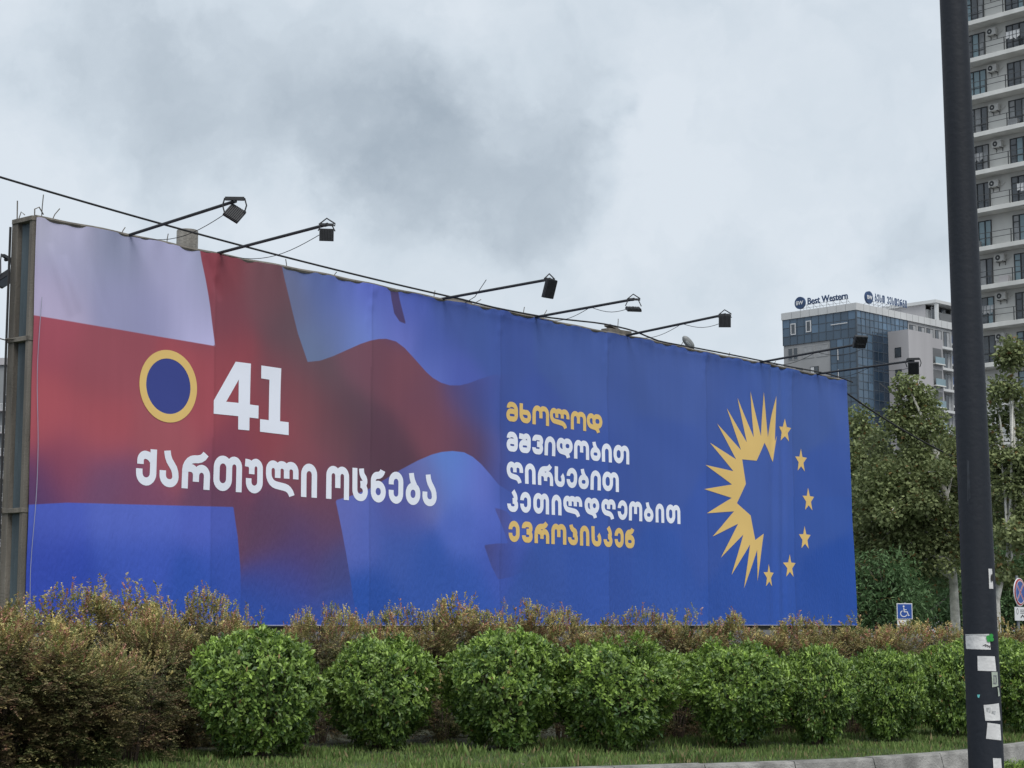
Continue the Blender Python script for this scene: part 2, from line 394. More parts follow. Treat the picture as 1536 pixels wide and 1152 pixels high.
def field(pts):
    P = topl([p for p, c in pts]); C = np.array([lin(c) for p, c in pts])
    num = np.zeros(X.shape + (3,)); den = np.zeros(X.shape)
    for (px, pz), c in zip(P, C):
        d2 = (X - px) ** 2 + ((Z - pz) * 1.0) ** 2
        w = np.exp(-d2 / (2 * .33 ** 2)) + 1e-3 / (1 + d2) ** 3
        num += w[..., None] * c; den += w
    return num / den[..., None]
cf, cc = field(FIELD), field(CROSS)
# past the flag both fields are the same plain blue
fade = np.clip((X - 10.0) / 1.3, 0, 1)[..., None]; fade = fade * fade * (3 - 2 * fade)
cc = cc * (1 - fade * .9) + cf * fade * .9
d = np.full(X.shape, 1e9)
for P in FIELDS_POLY: d = np.minimum(d, sdf(topl(P), X, Z))
for P in DARK_POLY: d = np.maximum(d, -sdf(topl(P), X, Z))
for i in range(len(SEAMS) - 1):                   # each strip runs from darker left to lighter right, with a darker seam line
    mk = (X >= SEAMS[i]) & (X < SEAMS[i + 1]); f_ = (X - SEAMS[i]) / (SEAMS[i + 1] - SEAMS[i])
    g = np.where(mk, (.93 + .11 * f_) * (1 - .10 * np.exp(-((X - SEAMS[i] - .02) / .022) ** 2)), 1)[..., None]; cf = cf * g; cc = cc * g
AL = 1.13
V = np.empty((NX * NZ, 3)); xs = X.ravel(); zs = Z.ravel()
V[:, 0] = xs; V[:, 2] = zs
V[:, 1] = [-disp(a, b) for a, b in zip(xs, zs)]
ii = np.arange(NZ - 1)[:, None] * NX + np.arange(NX - 1)[None, :]; ii = ii.ravel()
me = npmesh('banner', V, np.stack([ii, ii + 1, ii + NX + 1, ii + NX], 1), smooth=True)
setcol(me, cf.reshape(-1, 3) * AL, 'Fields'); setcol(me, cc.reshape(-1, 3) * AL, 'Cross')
at_ = me.attributes.new('split', 'FLOAT', 'POINT'); at_.data.foreach_set('value', d.ravel().astype(np.float32))
def banner_mat():
    m = bpy.data.materials.new('printed_vinyl'); m.use_nodes = True; t = m.node_tree; b = t.nodes['Principled BSDF']
    def A_(n): a = t.nodes.new('ShaderNodeAttribute'); a.attribute_name = n; return a
    a1, a2, a3 = A_('Fields'), A_('Cross'), A_('split')
    mr = t.nodes.new('ShaderNodeMapRange'); mr.inputs['From Min'].default_value = -.008; mr.inputs['From Max'].default_value = .008
    t.links.new(a3.outputs['Fac'], mr.inputs['Value'])
    mx = t.nodes.new('ShaderNodeMix'); mx.data_type = 'RGBA'
    t.links.new(mr.outputs[0], mx.inputs[0]); t.links.new(a1.outputs['Color'], mx.inputs[6]); t.links.new(a2.outputs['Color'], mx.inputs[7])
    tc = t.nodes.new('ShaderNodeTexCoord'); mp = t.nodes.new('ShaderNodeMapping'); mp.inputs['Scale'].default_value = (3.0, 1, .25)
    t.links.new(tc.outputs['Object'], mp.inputs[0])
    nz = t.nodes.new('ShaderNodeTexNoise'); nz.inputs['Scale'].default_value = 1.6; nz.inputs['Detail'].default_value = 5; t.links.new(mp.outputs[0], nz.inputs['Vector'])
    m2 = t.nodes.new('ShaderNodeMapRange'); m2.inputs['From Min'].default_value = .3; m2.inputs['From Max'].default_value = .7; m2.inputs['To Min'].default_value = .975; m2.inputs['To Max'].default_value = 1.025
    t.links.new(nz.outputs['Fac'], m2.inputs['Value'])
    vm = t.nodes.new('ShaderNodeVectorMath'); vm.operation = 'MULTIPLY'; t.links.new(mx.outputs[2], vm.inputs[0]); t.links.new(m2.outputs[0], vm.inputs[1])
    t.links.new(vm.outputs[0], b.inputs['Base Color'])
    b.inputs['Roughness'].default_value = .55; b.inputs['Specular IOR Level'].default_value = .22
    mp2 = t.nodes.new('ShaderNodeMapping'); mp2.inputs['Scale'].default_value = (12, 1, 5)
    n2 = t.nodes.new('ShaderNodeTexNoise'); n2.inputs['Scale'].default_value = 1.5; n2.inputs['Detail'].default_value = 3
    t.links.new(tc.outputs['Object'], mp2.inputs[0]); t.links.new(mp2.outputs[0], n2.inputs['Vector'])
    # the ripples are stronger toward the slack lower edge
    sx = t.nodes.new('ShaderNodeSeparateXYZ'); t.links.new(tc.outputs['Object'], sx.inputs[0])
    m3 = t.nodes.new('ShaderNodeMapRange'); m3.inputs['From Min'].default_value = 4.2; m3.inputs['From Max'].default_value = 2.0; m3.inputs['To Min'].default_value = .03; m3.inputs['To Max'].default_value = .5
    t.links.new(sx.outputs['Z'], m3.inputs['Value'])
    bp = t.nodes.new('ShaderNodeBump'); bp.inputs['Distance'].default_value = .03
    t.links.new(m3.outputs[0], bp.inputs['Strength']); t.links.new(n2.outputs['Fac'], bp.inputs['Height']); t.links.new(bp.outputs[0], b.inputs['Normal'])
    return m
M['banner'] = banner_mat()
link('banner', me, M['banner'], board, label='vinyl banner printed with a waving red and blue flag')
# hem and eyelets along the top edge
mb = MB()
mb.tube([(x, .03, 7.60 - .006 * (1 - math.cos(x * 2 * PI / 1.19)) + .01 * math.sin(x * 1.3)) for x in np.arange(0, 23.95, .2)], .035, 6)
mb.build('top_rail', M['steel'], board)
mb = MB()
mb.tube([(x, -.01 - disp(x, 1.63), 1.585) for x in np.arange(.04, 24.1, .3)], .012, 5); mb.build('bottom_rope', M['cable_pale'], board)
mb = MB(); mb.tube([(.1 + .03 * math.sin(z * 2), -.05 - disp(.1, z), z) for z in np.arange(1.6, 6.4, .2)], .006, 4); mb.build('lacing_cord', M['cable_pale'], board)

# --- lettering: every glyph is a set of strokes on a 0..1 grid, built as ribbons that follow the cloth
a0, a1 = -9., 9.                                  # marks for 'exactly at the lower / upper edge'
G = {
 'ქ': [([(1, a1), (1, 0), (0, 0), (0, .44)], 0), ([(.07, .60), (.07, .93), (.75, .93), (.95, .74)], 0)],
 'ა': [([(.30, a1), (.36, .84), (1, .48), (1, 0), (0, 0), (0, .44)], 0)],
 'რ': [([(0, a0), (0, .90), (.80, .94), (.93, a1)], 0), ([(.0, .45), (0, .60), (.5, .60), (.5, .12)], 0), ([(.5, .3), (.5, .60), (1, .60), (1, a0)], 0)],
 'თ': [([(0, 0), (0, 1), (.55, 1), (.55, 0)], 1), ([(.55, .7), (.55, 1), (1, 1), (1, a0)], 0)],
 'უ': [([(a0, .97), (.18, .95), (.32, .82), (.32, .56)], 0), ([(.32, .75), (.32, 1), (1, 1), (1, 0), (.07, 0), (.07, .40)], 0)],
 'ლ': [([(.33, .50), (.33, 1), (0, 1), (0, .28), (.80, .13), (.86, a0)], 0), ([(.33, .8), (.33, 1), (.66, 1), (.66, .50)], 0), ([(.66, .8), (.66, 1), (1, 1), (1, .50)], 0)],
 'ი': [([(0, a0), (0, 1), (1, 1), (1, a0)], 0)],
 'ო': [([(0, a0), (0, 1), (.5, 1), (.5, .30)], 0), ([(.5, .75), (.5, 1), (1, 1), (1, a0)], 0)],
 'ც': [([(0, a1), (0, 0), (.97, 0), (.97, .50), (.52, .52)], 0), ([(.52, .50), (.92, .54), (.94, .74), (.64, .90), (.60, a1)], 0)],
 'ნ': [([(0, 0), (0, .58), (1, .58), (1, 0)], 1), ([(0, .3), (0, .93), (.82, .93), (.93, a1)], 0)],
 'ე': [([(0, .62), (0, 1), (1, 1), (1, 0), (0, 0), (0, .40)], 0)],
 'ბ': [([(0, 0), (0, .62), (1, .62), (1, 0)], 1), ([(.28, a1), (.34, .88), (.66, .64)], 0)],
 'მ': [([(0, 0), (0, .53), (1, .53), (1, 0)], 1), ([(.03, .74), (.03, 1), (1, 1), (1, .2)], 0)],
 'ხ': [([(0, a1), (0, 0), (1, 0), (1, .58), (.02, .58)], 0)],
 'დ': [([(.45, .3), (.45, 1), (1, 1), (1, .3)], 1), ([(.45, .7), (.45, 1), (0, 1), (0, .27), (.74, .13), (.80, a0)], 0)],
 'შ': [([(0, 0), (0, .53), (1, .53), (1, 0)], 1), ([(a0, .97), (.25, .94), (.40, .84), (.40, .70)], 0), ([(.40, .78), (.40, 1), (1, 1), (1, .2)], 0)],
 'ვ': [([(0, .74), (0, 1), (1, 1), (1, .54), (.40, .54)], 0), ([(.40, .52), (1, .52), (1, 0), (0, 0), (0, .28)], 0)],
 'ღ': [([(.5, .50), (.5, 1), (0, 1), (0, .28), (.82, .13), (.88, a0)], 0), ([(.5, .75), (.5, 1), (1, 1), (1, .50)], 0)],
 'ს': [([(0, a1), (0, 0), (1, 0), (1, .50), (.80, .64)], 0)],
 'კ': [([(.55, a1), (.92, .84), (.92, .56), (.50, .54)], 0), ([(.50, .52), (1, .52), (1, 0), (0, 0), (0, .34)], 0)],
 'პ': [([(.22, a1), (.30, .90), (.92, .74), (.92, .55), (.50, .54)], 0), ([(.50, .52), (1, .52), (1, 0), (0, 0), (0, .34)], 0)],
}
def rounded(P, closed):
    P = [Vector(p) for p in P]; n = len(P); Q = []
    for i in range(n):
        if not closed and i in (0, n - 1): Q.append(P[i]); continue
        p, a, b = P[i], P[i - 1], P[(i + 1) % n]
        ua, ub = (a - p), (b - p); la, lb = ua.length, ub.length; ua /= la; ub /= lb
        fa = .5 if (closed or i - 1 > 0) else .97
        fb = .5 if (closed or i + 1 < n - 1) else .97
        t = min(la * fa, lb * fb)
        ang = math.acos(max(-1, min(1, ua.dot(ub))))
        if PI - ang < .05: Q.append(p); continue
        r = t * math.tan(ang / 2); bis = (ua + ub).normalized(); c = p + bis * (r / math.sin(ang / 2))
        p1, p2 = p + ua * t, p + ub * t
        w1 = math.atan2(p1.y - c.y, p1.x - c.x); w2 = math.atan2(p2.y - c.y, p2.x - c.x); dw = (w2 - w1 + PI) % (2 * PI) - PI
        k = max(3, int(abs(dw) / .26))
        for j in range(k + 1):
            w = w1 + dw * j / k; Q.append(Vector((c.x + r * math.cos(w), c.y + r * math.sin(w))))
    R_ = []
    for i, p in enumerate(Q):
        if not R_ or (p - R_[-1]).length > 1e-4: R_.append(p)
    if closed and (R_[0] - R_[-1]).length < 1e-4: R_.pop()
    F_ = []
    m = len(R_)
    for i in range(m if closed else m - 1):       # cut long stems so that they can follow the cloth
        a, b = R_[i], R_[(i + 1) % m]; k = max(1, int((b - a).length / .12))
        F_ += [a.lerp(b, j / k) for j in range(k)]
    if not closed: F_.append(R_[-1])
    return F_
def ribbon(mb, P, w, closed, tf, off):
    n = len(P); vs = []; fs = []
    for i in range(n):
        a = P[i - 1] if (closed or i) else P[i]; b = P[(i + 1) % n] if (closed or i < n - 1) else P[i]
        t1 = (P[i] - a); t2 = (b - P[i])
        t1 = t1.normalized() if t1.length > 1e-9 else t2.normalized(); t2 = t2.normalized() if t2.length > 1e-9 else t1
        t = (t1 + t2).normalized(); nn = Vector((-t.y, t.x)); k = w / 2 / max(.5, nn.dot(Vector((-t1.y, t1.x))))
        vs += [tf(P[i] + nn * k, off), tf(P[i] - nn * k, off)]
    for i in range(n if closed else n - 1):
        j = (i + 1) % n; fs.append((2 * i, 2 * i + 1, 2 * j + 1, 2 * j))
    mb.add(vs, fs)
def glyph_mesh(ch, W, H, w, tf):
    mb = MB()
    for q, (pts, closed) in enumerate(G[ch]):
        P = []
        for a, b in pts:
            x = -w * .0 if a == a0 else (W if a == a1 else w / 2 + a * (W - w))
            y = 0 if b == a0 else (H if b == a1 else w / 2 + b * (H - w))
            P.append((x, y))
        ribbon(mb, rounded(P, closed), w, closed, tf, .004 + .0011 * q)
    return mb
TITLE = [('ქ',204.9,235.1),('ა',239.8,268.1),('რ',272.9,314.3),('თ',319.4,362),('უ',366.8,394.1),('ლ',398.9,447.3),('ი',451.4,475.3),('ო',488.9,523),('ც',528.2,552.5),('ნ',556.6,579.2),('ე',583.6,605.1),('ბ',609,630.5),('ა',633.7,654.4)]
L1 = [('მ',759.6,776.7),('ხ',779,795.8),('ო',797.9,822.5),('ლ',823.8,853.9),('ო',856,878.9),('დ',879.9,903.4)]
L2 = [('მ',760.3,777.1),('შ',779,795.8),('ვ',798.1,814),('ი',816.3,832.7),('დ',834.4,858.7),('ო',860.7,883.3),('ბ',885.4,900.7),('ი',902.4,917.1),('თ',919.5,943.1)]
L3 = [('ღ',759.9,784.4),('ი',787.1,802.9),('რ',806.3,829.8),('ს',832.3,847.7),('ე',850.4,865.9),('ბ',867.8,883.2),('ი',885.7,900.9),('თ',903.1,927.1)]
L4 = [('კ',760.5,776.8),('ე',779.9,795.5),('თ',799.1,823.2),('ი',827.3,842.4),('ლ',845.2,873.7),('დ',877.4,899.1),('ღ',902.2,922.6),('ე',925.9,940.5),('ო',942.9,962.9),('ბ',965.6,979.7),('ი',983,996.1),('თ',999.2,1019.8)]
L5 = [('ე',762.4,778.6),('ვ',781.9,797.8),('რ',800.7,823.5),('ო',826.9,849.3),('პ',851.7,866.7),('ი',869.8,884),('ს',887.3,901.7),('კ',904.9,918.2),('ე',921.7,935.6),('ნ',937.7,952.3)]
def line(letters, top_px, bot_px, wpx, mt, lab):
    zt = plane(*top_px)[1]; zb = plane(*bot_px)[1]; H = zt - zb
    u0, z0 = letters[0][1], (zt + zb) / 2
    w = (s_of(u0 + wpx, z0) - s_of(u0, z0))
    for ch, ul, ur in letters:
        s0 = s_of(ul, z0); s1 = s_of(ur, z0)
        tf = lambda p, off, s0=s0: bpt(s0 + p.x, zb + p.y, off)
        o = glyph_mesh(ch, s1 - s0, H, w, tf).build('letter', mt, board, label=lab)
line(TITLE, (230, 674), (222, 728.5), 9.7, M['letter_white'], 'white bold Georgian letter of the party name')
line(L1, (767, 602.8), (768, 632.2), 5.0, M['letter_gold'], 'gold Georgian letter of the top slogan line')
line(L2, (767, 647.4), (769, 677.4), 5.4, M['letter_white'], 'white Georgian letter of the second slogan line')
line(L3, (765, 692.05), (840, 730.3), 5.4, M['letter_white'], 'white Georgian letter of the third slogan line')
line(L4, (788, 737.9), (768, 767.8), 5.4, M['letter_white'], 'white Georgian letter of the fourth slogan line')
line(L5, (770, 781.2), (770, 813), 5.4, M['letter_gold'], 'gold Georgian letter of the bottom slogan line')

def flat_shape(name, loops, mt, off, lab=None, maxe=.11):
    """printed shape following the cloth: outline(s) in banner metres"""
    tri = tessellate_polygon([[Vector((a, b, 0)) for a, b in lp] for lp in loops])
    pts = [p for lp in loops for p in lp]
    bm = bmesh.new(); vs = [bm.verts.new((a, b, 0)) for a, b in pts]
    for t in tri:
        try: bm.faces.new([vs[i] for i in t])
        except Exception: pass
    for _ in range(6):
        es = [e for e in bm.edges if e.calc_length() > maxe]
        if not es: break
        bmesh.ops.subdivide_edges(bm, edges=es, cuts=1)
        bmesh.ops.triangulate(bm, faces=[f for f in bm.faces if len(f.verts) > 3])
    for v in bm.verts: v.co = Vector(bpt(v.co.x, v.co.y, off))
    me = bpy.data.meshes.new(name); bm.to_mesh(me); bm.free()
    o = link(name, me, mt, board)
    if lab: o['label'] = lab
    return o
def zq(pts, sc, ox, oy): return [tuple(plane(ox + x / sc, oy + y / sc)) for x, y in pts]
flat_shape('numeral', [zq([(370,107),(565,132),(550,655),(665,670),(662,835),(545,822),(543,988),(398,975),(398,805),(85,773),(87,603)], 8.536, 310, 530),
                       zq([(408,335),(402,635),(245,620)], 8.536, 310, 530)], M['letter_white'], .005, 'large white numeral 4')
flat_shape('numeral', [zq([(700,155),(957,192),(943,870),(1052,882),(1050,1047),(683,1003),(683,842),(797,855),(808,337),(700,320)], 8.536, 310, 530)], M['letter_white'], .005, 'large white numeral 1 with slab foot')
# gold ring round a blue disc
sL, zc = s_of(206.7, 4.5), 0; sR = s_of(293.3, 4.5)
cx = (sL + sR) / 2; zc = plane(250, 579)[1]; rx_ = (sR - sL) / 2
rz_ = (plane(245, 523.8)[1] - plane(255, 634)[1]) / 2
circ = lambda k, n=72: [(cx + rx_ * k * math.cos(2 * PI * i / n), zc + rz_ * k * math.sin(2 * PI * i / n)) for i in range(n)]
flat_shape('blue_disc', [circ(.79)], M['disc_blue'], .004)
flat_shape('gold_ring', [circ(1), circ(.765)[::-1]], M['letter_gold'], .0062)
# sunburst with the outline of a star inside, and six stars
A1 = lambda *p: zq(p, 7.2, 1050, 580); B1 = lambda *p: zq(p, 6.776, 1050, 720)
SB = A1((826,100),(818,590),(835,530),(797,812),(693,605),(605,800),(455,785),(492,1050)) + B1((378,235),(512,360),(560,610),(648,545),(580,1028),(578,710),(443,1098),(505,655),(320,965),(440,555),(211,789),(390,445),(126,574),(350,318),(68,338),(325,182),(44,92),(325,45)) \
   + A1((58,845),(360,913),(104,605),(390,785),(183,400),(443,685),(287,232),(503,600),(409,119),(577,548),(545,50),(655,535),(683,56),(735,545))
flat_shape('sunburst', [SB], M['letter_gold'], .005, 'golden half sunburst around a star outline')
for (u, v) in ((1177.6, 627.9), (1201.7, 672.8), (1211.8, 731.6), (1206.4, 789.1), (1185, 831.4), (1153.3, 845.9)):
    s0, z0 = plane(u, v); h = z0 - plane(u, v + 33.6)[1]; Rr = h / 1.809
    P = []
    for k in range(10):
        r = Rr if k % 2 == 0 else Rr * .42; w = PI / 2 + k * PI / 5
        P.append((s0 + r * math.cos(w) * .92, z0 - Rr + r * math.sin(w)))
    flat_shape('star', [P], M['letter_gold'], .005)

# --- the frame behind the cloth
D = .54
def chan(mb, x, y, z0, z1, a=.16):
    mb.span((x - .02, y, z0), (x + .02, y + a, z1)); mb.span((x + .021, y, z0), (x + .11, y + .012, z1)); mb.span((x + .021, y + a - .012, z0), (x + .11, y + a, z1))
for (y, w) in ((.03, .07), (D - .15, .15)):
    mb = MB(); mb.span((-.05, y, LZ), (.05, y + w, 7.62)); mb.build('end_post', M['rail'] if y > .1 else M['steel'], board, bevel=.008)
mb = MB(); mb.span((-.01, .13, LZ), (.005, .155, 7.5)); mb.build('end_post', M['steel'], board)
mb = MB()
for i in range(6):                                # folded sheet closing the end
    y = .115 + i * .045; mb.add([(.03 + (.03 if i % 2 else 0), y, 1.5), (.03 + (.03 if i % 2 == 0 else 0), y + .045, 1.5), (.03 + (.03 if i % 2 == 0 else 0), y + .045, 7.55), (.03 + (.03 if i % 2 else 0), y, 7.55)], [(0, 1, 2, 3)])
mb.build('corrugated_sheet', M['sheet'], board)
for z in (7.58, 5.78, 3.25, 1.6):
    mb = MB(); mb.span((-.07, .02, z - .035), (.06, D - .02, z + .035)); mb.build('cross_tie', M['rail'], board, bevel=.006)
for x in [0.9, 3.4, 6.4, 9.4, 12.4, 15.4, 18.4, 21.4, 23.7]:
    mb = MB(); mb.span((x, .08, LZ), (x + .12, .20, 7.55)); mb.build('upright', M['steel'], board)
    mb = MB(); mb.span((x, D - .18, LZ), (x + .12, D - .06, 7.55)); mb.build('upright', M['steel'], board)
for z in (1.52, 3.3, 5.8, 7.52):
    mb = MB(); mb.span((.1, .21, z - .04), (23.9, .27, z + .04)); mb.build('frame_girt', M['steel'], board)
mb = MB(); mb.span((.06, D, 1.55), (24, D + .01, 7.6)); mb.build('rear_banner', mat('rear_vinyl', (.05, .10, .35), .5, .1, 1), board)
mb = MB(); mb.tube([(3.26, .46, LZ), (3.26, .46, 7.985), (3.26, .46, 8.0)], [.19, .175, .165], 20); mb.build('concrete_post', M['post_concrete'], board, smooth=True)
mb = MB(); mb.tube([(12.3, .46, LZ), (12.3, .46, 7.5)], .17, 16); mb.build('concrete_post', M['post_concrete'], board, smooth=True)
for c_, d_, r__ in (((9.55, .1, 7.63), (.6, .16, .07), .02), ((14.55, .12, 7.66), (.8, .2, .10), -.03), ((14.4, .12, 7.74), (.35, .16, .04), .2)):
    mb = MB(); mb.box(c_, d_, ry=r__); mb.build('mounting_plate', M['steel'], board, bevel=.005)
# stubs of tie wire and bent rods on the top edge
rw = random.Random(3); mb = MB()
for (x, dx, h) in [(.12, .0, .36), (.3, .12, .2), (1.6, .05, .12), (2.5, .0, .16), (5.1, -.06, .14), (6.2, .05, .1), (8.8, .0, .13), (9.9, .2, .14), (11.4, .0, .17), (12.0, .1, .2), (14.5, -.02, .33), (16.8, .04, .12), (18.7, .0, .1), (20.6, .05, .12)]:
    mb.tube([(x, .05, 7.58), (x + dx * .4, .04, 7.6 + h * .5), (x + dx, .02, 7.6 + h)], .008, 5)
mb.tube([(-.03, D - .1, 7.5), (-.04, D - .1, 7.9)], .010, 5); mb.tube([(-.02, D - .12, 7.62), (0, D - .15, 7.73), (.03, D - .2, 7.68)], .008, 5)
mb.tube([(.0, .05, 7.6), (-.01, .04, 7.72), (.06, .03, 7.76), (.14, .03, 7.66)], .010, 5)
mb.tube([(-.12, .5, 5.8), (.02, .1, 5.79)], .01, 5); mb.tube([(-.35, D, 5.82), (0, D, 5.78)], .01, 5)
mb.build('tie_wire', M['steel'], board, kind='stuff')
mb = MB(); mb.tube([(-.09, D - .02, z_) for z_ in np.linspace(1.6, 7.5, 20)], .02, 6); mb.build('side_cable', M['cable'], board)

# ------------------------------------------------------------------ floodlights on arms
def b2w(s, y, z): return Vector(BO) + EV * s - NV * y + Vector((0, 0, z))
def flood(base_px, tip_px, label, yaw, pitch,  size=(.27, .05, .22), drop=.12, cable=1, back=False, tip=None, base=None, kind=0):
    if base is None:
        s, z = plane(*base_px); z = 7.62
        # the tip lies in the vertical plane square to the banner at s
        d = ray(*tip_px); B0 = b2w(s, 0, 0)
        # B0 + n*a = k*d   (x,y)
        det = NV.x * (-d[1]) + NV.y * d[0]
        a = ((-B0.x) * (-d[1]) - (-B0.y) * (-d[0])) / det
        k = (B0.y + NV.y * a) / d[1]
        tipw = Vector((k * d[0], k * d[1], EYE + k * d[2])); basew = b2w(s, .15, z - .02)
    else: basew, tipw = base, tip
    t = thing('floodlight_arm', label, 'floodlight', basew, 0, 'floodlights on arms along the billboard')
    rel = tipw - basew; Ld = rel.normalized()
    mb = MB(); mb.tube([(0, 0, 0), tuple(rel)], .026, 8); mb.tube([tuple(rel * .985), tuple(rel + Ld * .02)], .031, 8)
    mb.build('arm', M['lamp_metal'], t, smooth=True)
    mb = MB()
    q = Matrix.Rotation(math.atan2(Ld.y, Ld.x) + yaw, 4, 'Z')
    P = lambda x, y, z: tuple(rel + (q @ Vector((x, y, z))))
    hx = size[0] / 2 + .02
    if kind == 0:                                  # box ballast and a tall yoke
        mb.box(tuple(rel + Vector((0, 0, .04))), (.28, .05, .05), rz=math.atan2(Ld.y, Ld.x) + yaw)
        for sx in (-1, 1): mb.tube([P(sx * hx, 0, .05), P(sx * (hx + .03), 0, -.06), P(sx * hx, 0, -drop - .07)], .012, 6)
    else:                                          # small bent triangle bracket
        mb.tube([P(-.12, 0, .0), P(-.0, 0, .10), P(.13, 0, .02), P(.12, 0, -.02)], .012, 6)
        mb.box(tuple(rel + Vector((0, 0, .0))), (.22, .05, .035), rz=math.atan2(Ld.y, Ld.x) + yaw)
        for sx in (-1, 1): mb.tube([P(sx * hx * .6, 0, .0), P(sx * hx, 0, -drop)], .01, 5)
    br = mb.build('bracket', M['lamp_bracket'] if kind == 2 else M['lamp_metal'], t)
    h = bpy.data.objects.new('lamp_housing', None)
    mb = MB(); mb.box((0, 0, 0), size)
    for k in range(9): mb.box((-size[0] / 2 + size[0] * (k + .5) / 9, -size[1] / 2 - .008, 0), (.014, .02, size[2] * .94))
    ho = link('lamp_housing', mb.mesh('lamp_housing', [M['lamp_metal']]), None, t)
    ho.location = rel + Vector((0, 0, -drop - size[2] * .32))
    ho.rotation_euler = (pitch, .55 if pitch == -.55 else 0, math.atan2(Ld.y, Ld.x) + yaw)
    mb = MB(); mb.span((-size[0] * .42, size[1] / 2, -size[2] * .4), (size[0] * .42, size[1] / 2 + .004, size[2] * .4)); mb.build('lamp_lens', M['lamp_glass'], ho)
    if cable:
        pts = []
        a_ = Vector((0, 0, .0)) + rel * .04; b_ = Vector(rel) * (.96 if cable == 1 else .6) + Vector((0, 0, -.12 if cable == 1 else 0))
        for k in range(15):
            f_ = k / 14; p = a_.lerp(b_, f_); p.z -= math.sin(PI * f_) * .22 * (1 if cable == 1 else .7); pts.append(p)
        mb = MB(); mb.tube(pts, .006, 5)
        if cable == 2:
            c_ = Vector(rel) + Vector((0, 0, -.14)); pts = []
            for k in range(9):
                f_ = k / 8; p = b_.lerp(c_, f_); p.z -= math.sin(PI * f_) * .1; pts.append(p)
            mb.tube(pts, .006, 5)
        mb.build('lamp_cable', M['cable'], t)
    return t
flood((195, 351), (352, 302), 'leftmost floodlight on the billboard front, its dark head tipped down on a tall yoke', .75, -.55, (.25, .04, .26), .10)
flood((328, 380), (490, 337), 'square-faced floodlight on an arm just right of the round concrete post', .85, .12, (.22, .05, .19), .1, kind=1)
flood((665, 450), (824, 419), 'floodlight seen edge-on hanging from the third arm, with a loose wire below', 1.45, .35, (.24, .05, .34), .06, cable=0, kind=1)
flood((803, 477), (950, 449), 'floodlight tilted nearly flat on the arm above the slogan', .9, -1.15, (.27, .04, .20), .13, cable=2, kind=1)
flood((940, 502), (1087, 472), 'square-faced floodlight on the arm left of the small street lamp', .72, .1, (.24, .05, .24), .06, cable=2, kind=1)
flood((1140, 543), (1290, 516), 'large floodlight with silver edges in front of the glass hotel', 1.0, .55, (.30, .08, .28), -.14, cable=2, kind=1)
flood((1225, 558), (1370, 541), 'rightmost floodlight on the billboard, its dark head hanging on a loop', .5, .5, (.25, .06, .30), .08, cable=2, kind=0)
bb = b2w(1.5, D, 7.45); tp = b2w(1.5, 2.92, 7.56)
flood(None, None, 'floodlight on the rear side of the billboard, past its left end', 2.2, -1.0, (.42, .07, .34), .22, cable=0, kind=0, base=bb, tip=tp)
# wire hanging between arm three and the top edge
mb = MB(); s3, _ = plane(665, 450); mb.tube([b2w(s3, -1.05, 7.83), b2w(s3 + .55, -.3, 7.68), b2w(s3 + .6, -.0, 7.6)], .007, 5)
mb.build('loose_wire', M['cable'], None, label='short loose wire hanging under the third floodlight arm', category='wire')

# ------------------------------------------------------------------ cables
def sag(a, b, n=24, h=.4):
    a, b = Vector(a), Vector(b); P = []
    for i in range(n + 1):
        t = i / n; p = a.lerp(b, t); p.z -= h * 4 * t * (1 - t); P.append(p)
    return P
P = sag(at(-120, 229, 25.5), b2w(9.4, -.12, 7.63), 40, .10)
mb = MB(); mb.tube(P, .017, 6); 
PP = [(9.4, 7.63), (10.3, 7.60), (11.7, 7.61), (12.7, 7.66), (13.8, 7.72), (14.9, 7.70), (15.7, 7.60), (17.2, 7.61), (18.9, 7.62), (21, 7.62), (22.9, 7.63), (24, 7.55)]
mb.tube([b2w(s, -.12, z) for s, z in curve_pts(PP, .4)], .017, 6)
mb.build('power_cable', M['cable'], None, smooth=True, label='thick black cable sagging in from the left and running along the top of the billboard', category='cable')
mb = MB(); mb.tube(sag(b2w(24, .2, 7.4), at(1620, 742, 52), 30, .5), .025, 5)
mb.build('overhead_wire', M['cable'], None, label='wire slanting down from the right end of the billboard past the trees', category='cable')
mb = MB(); mb.tube(sag(at(1180, 640, 60), at(1700, 655, 60), 30, .3), .018, 5)
mb.build('overhead_wire', M['cable'], None, label='level wire crossing in front of the upper tree crowns', category='cable')
mb = MB(); mb.tube(sag(at(1240, 742, 62), at(1700, 748, 56), 30, .2), .012, 5)
mb.build('overhead_wire', M['cable'], None, label='thin low wire across the middle of the tree crowns', category='cable')
mb = MB(); mb.tube(sag(at(1320, 575, 70), at(1640, 720, 50), 30, .6), .018, 5)
mb.build('overhead_wire', M['cable'], None, label='thin drooping wire between the hotel and the dark pole', category='cable')

# ------------------------------------------------------------------ street lamp peeking over the billboard
p = at(1043, 527, 75)
t = thing('street_lamp', 'grey street lamp head peeking over the top edge of the billboard', 'street lamp', (p.x, p.y, 0))
mb = MB(); mb.tube([(0, 0, 0), (0, 0, p.z - 1.2), (0, 0, p.z - .2), (-.1, -.1, p.z + .1)], [.09, .06, .05, .04], 10); mb.build('pole', M['lamp_grey'], t, smooth=True)
mb = MB(); 
a = Vector((-.08, -.08, p.z + .1)); b = Vector((-.52, -.25, p.z + .58))
Q = [a.lerp(b, k / 8) for k in range(9)]
mb.tube(Q, [.05, .12, .15, .16, .165, .16, .15, .12, .05], 10); mb.build('lamp_head', M['lamp_grey'], t, smooth=True)
mb = MB(); mb.tube([x + Vector((-.02, -.085, -.05)) for x in Q[2:7]], [.05, .09, .09, .09, .05], 8); mb.build('lamp_lens', M['lamp_glass'], t, smooth=True)

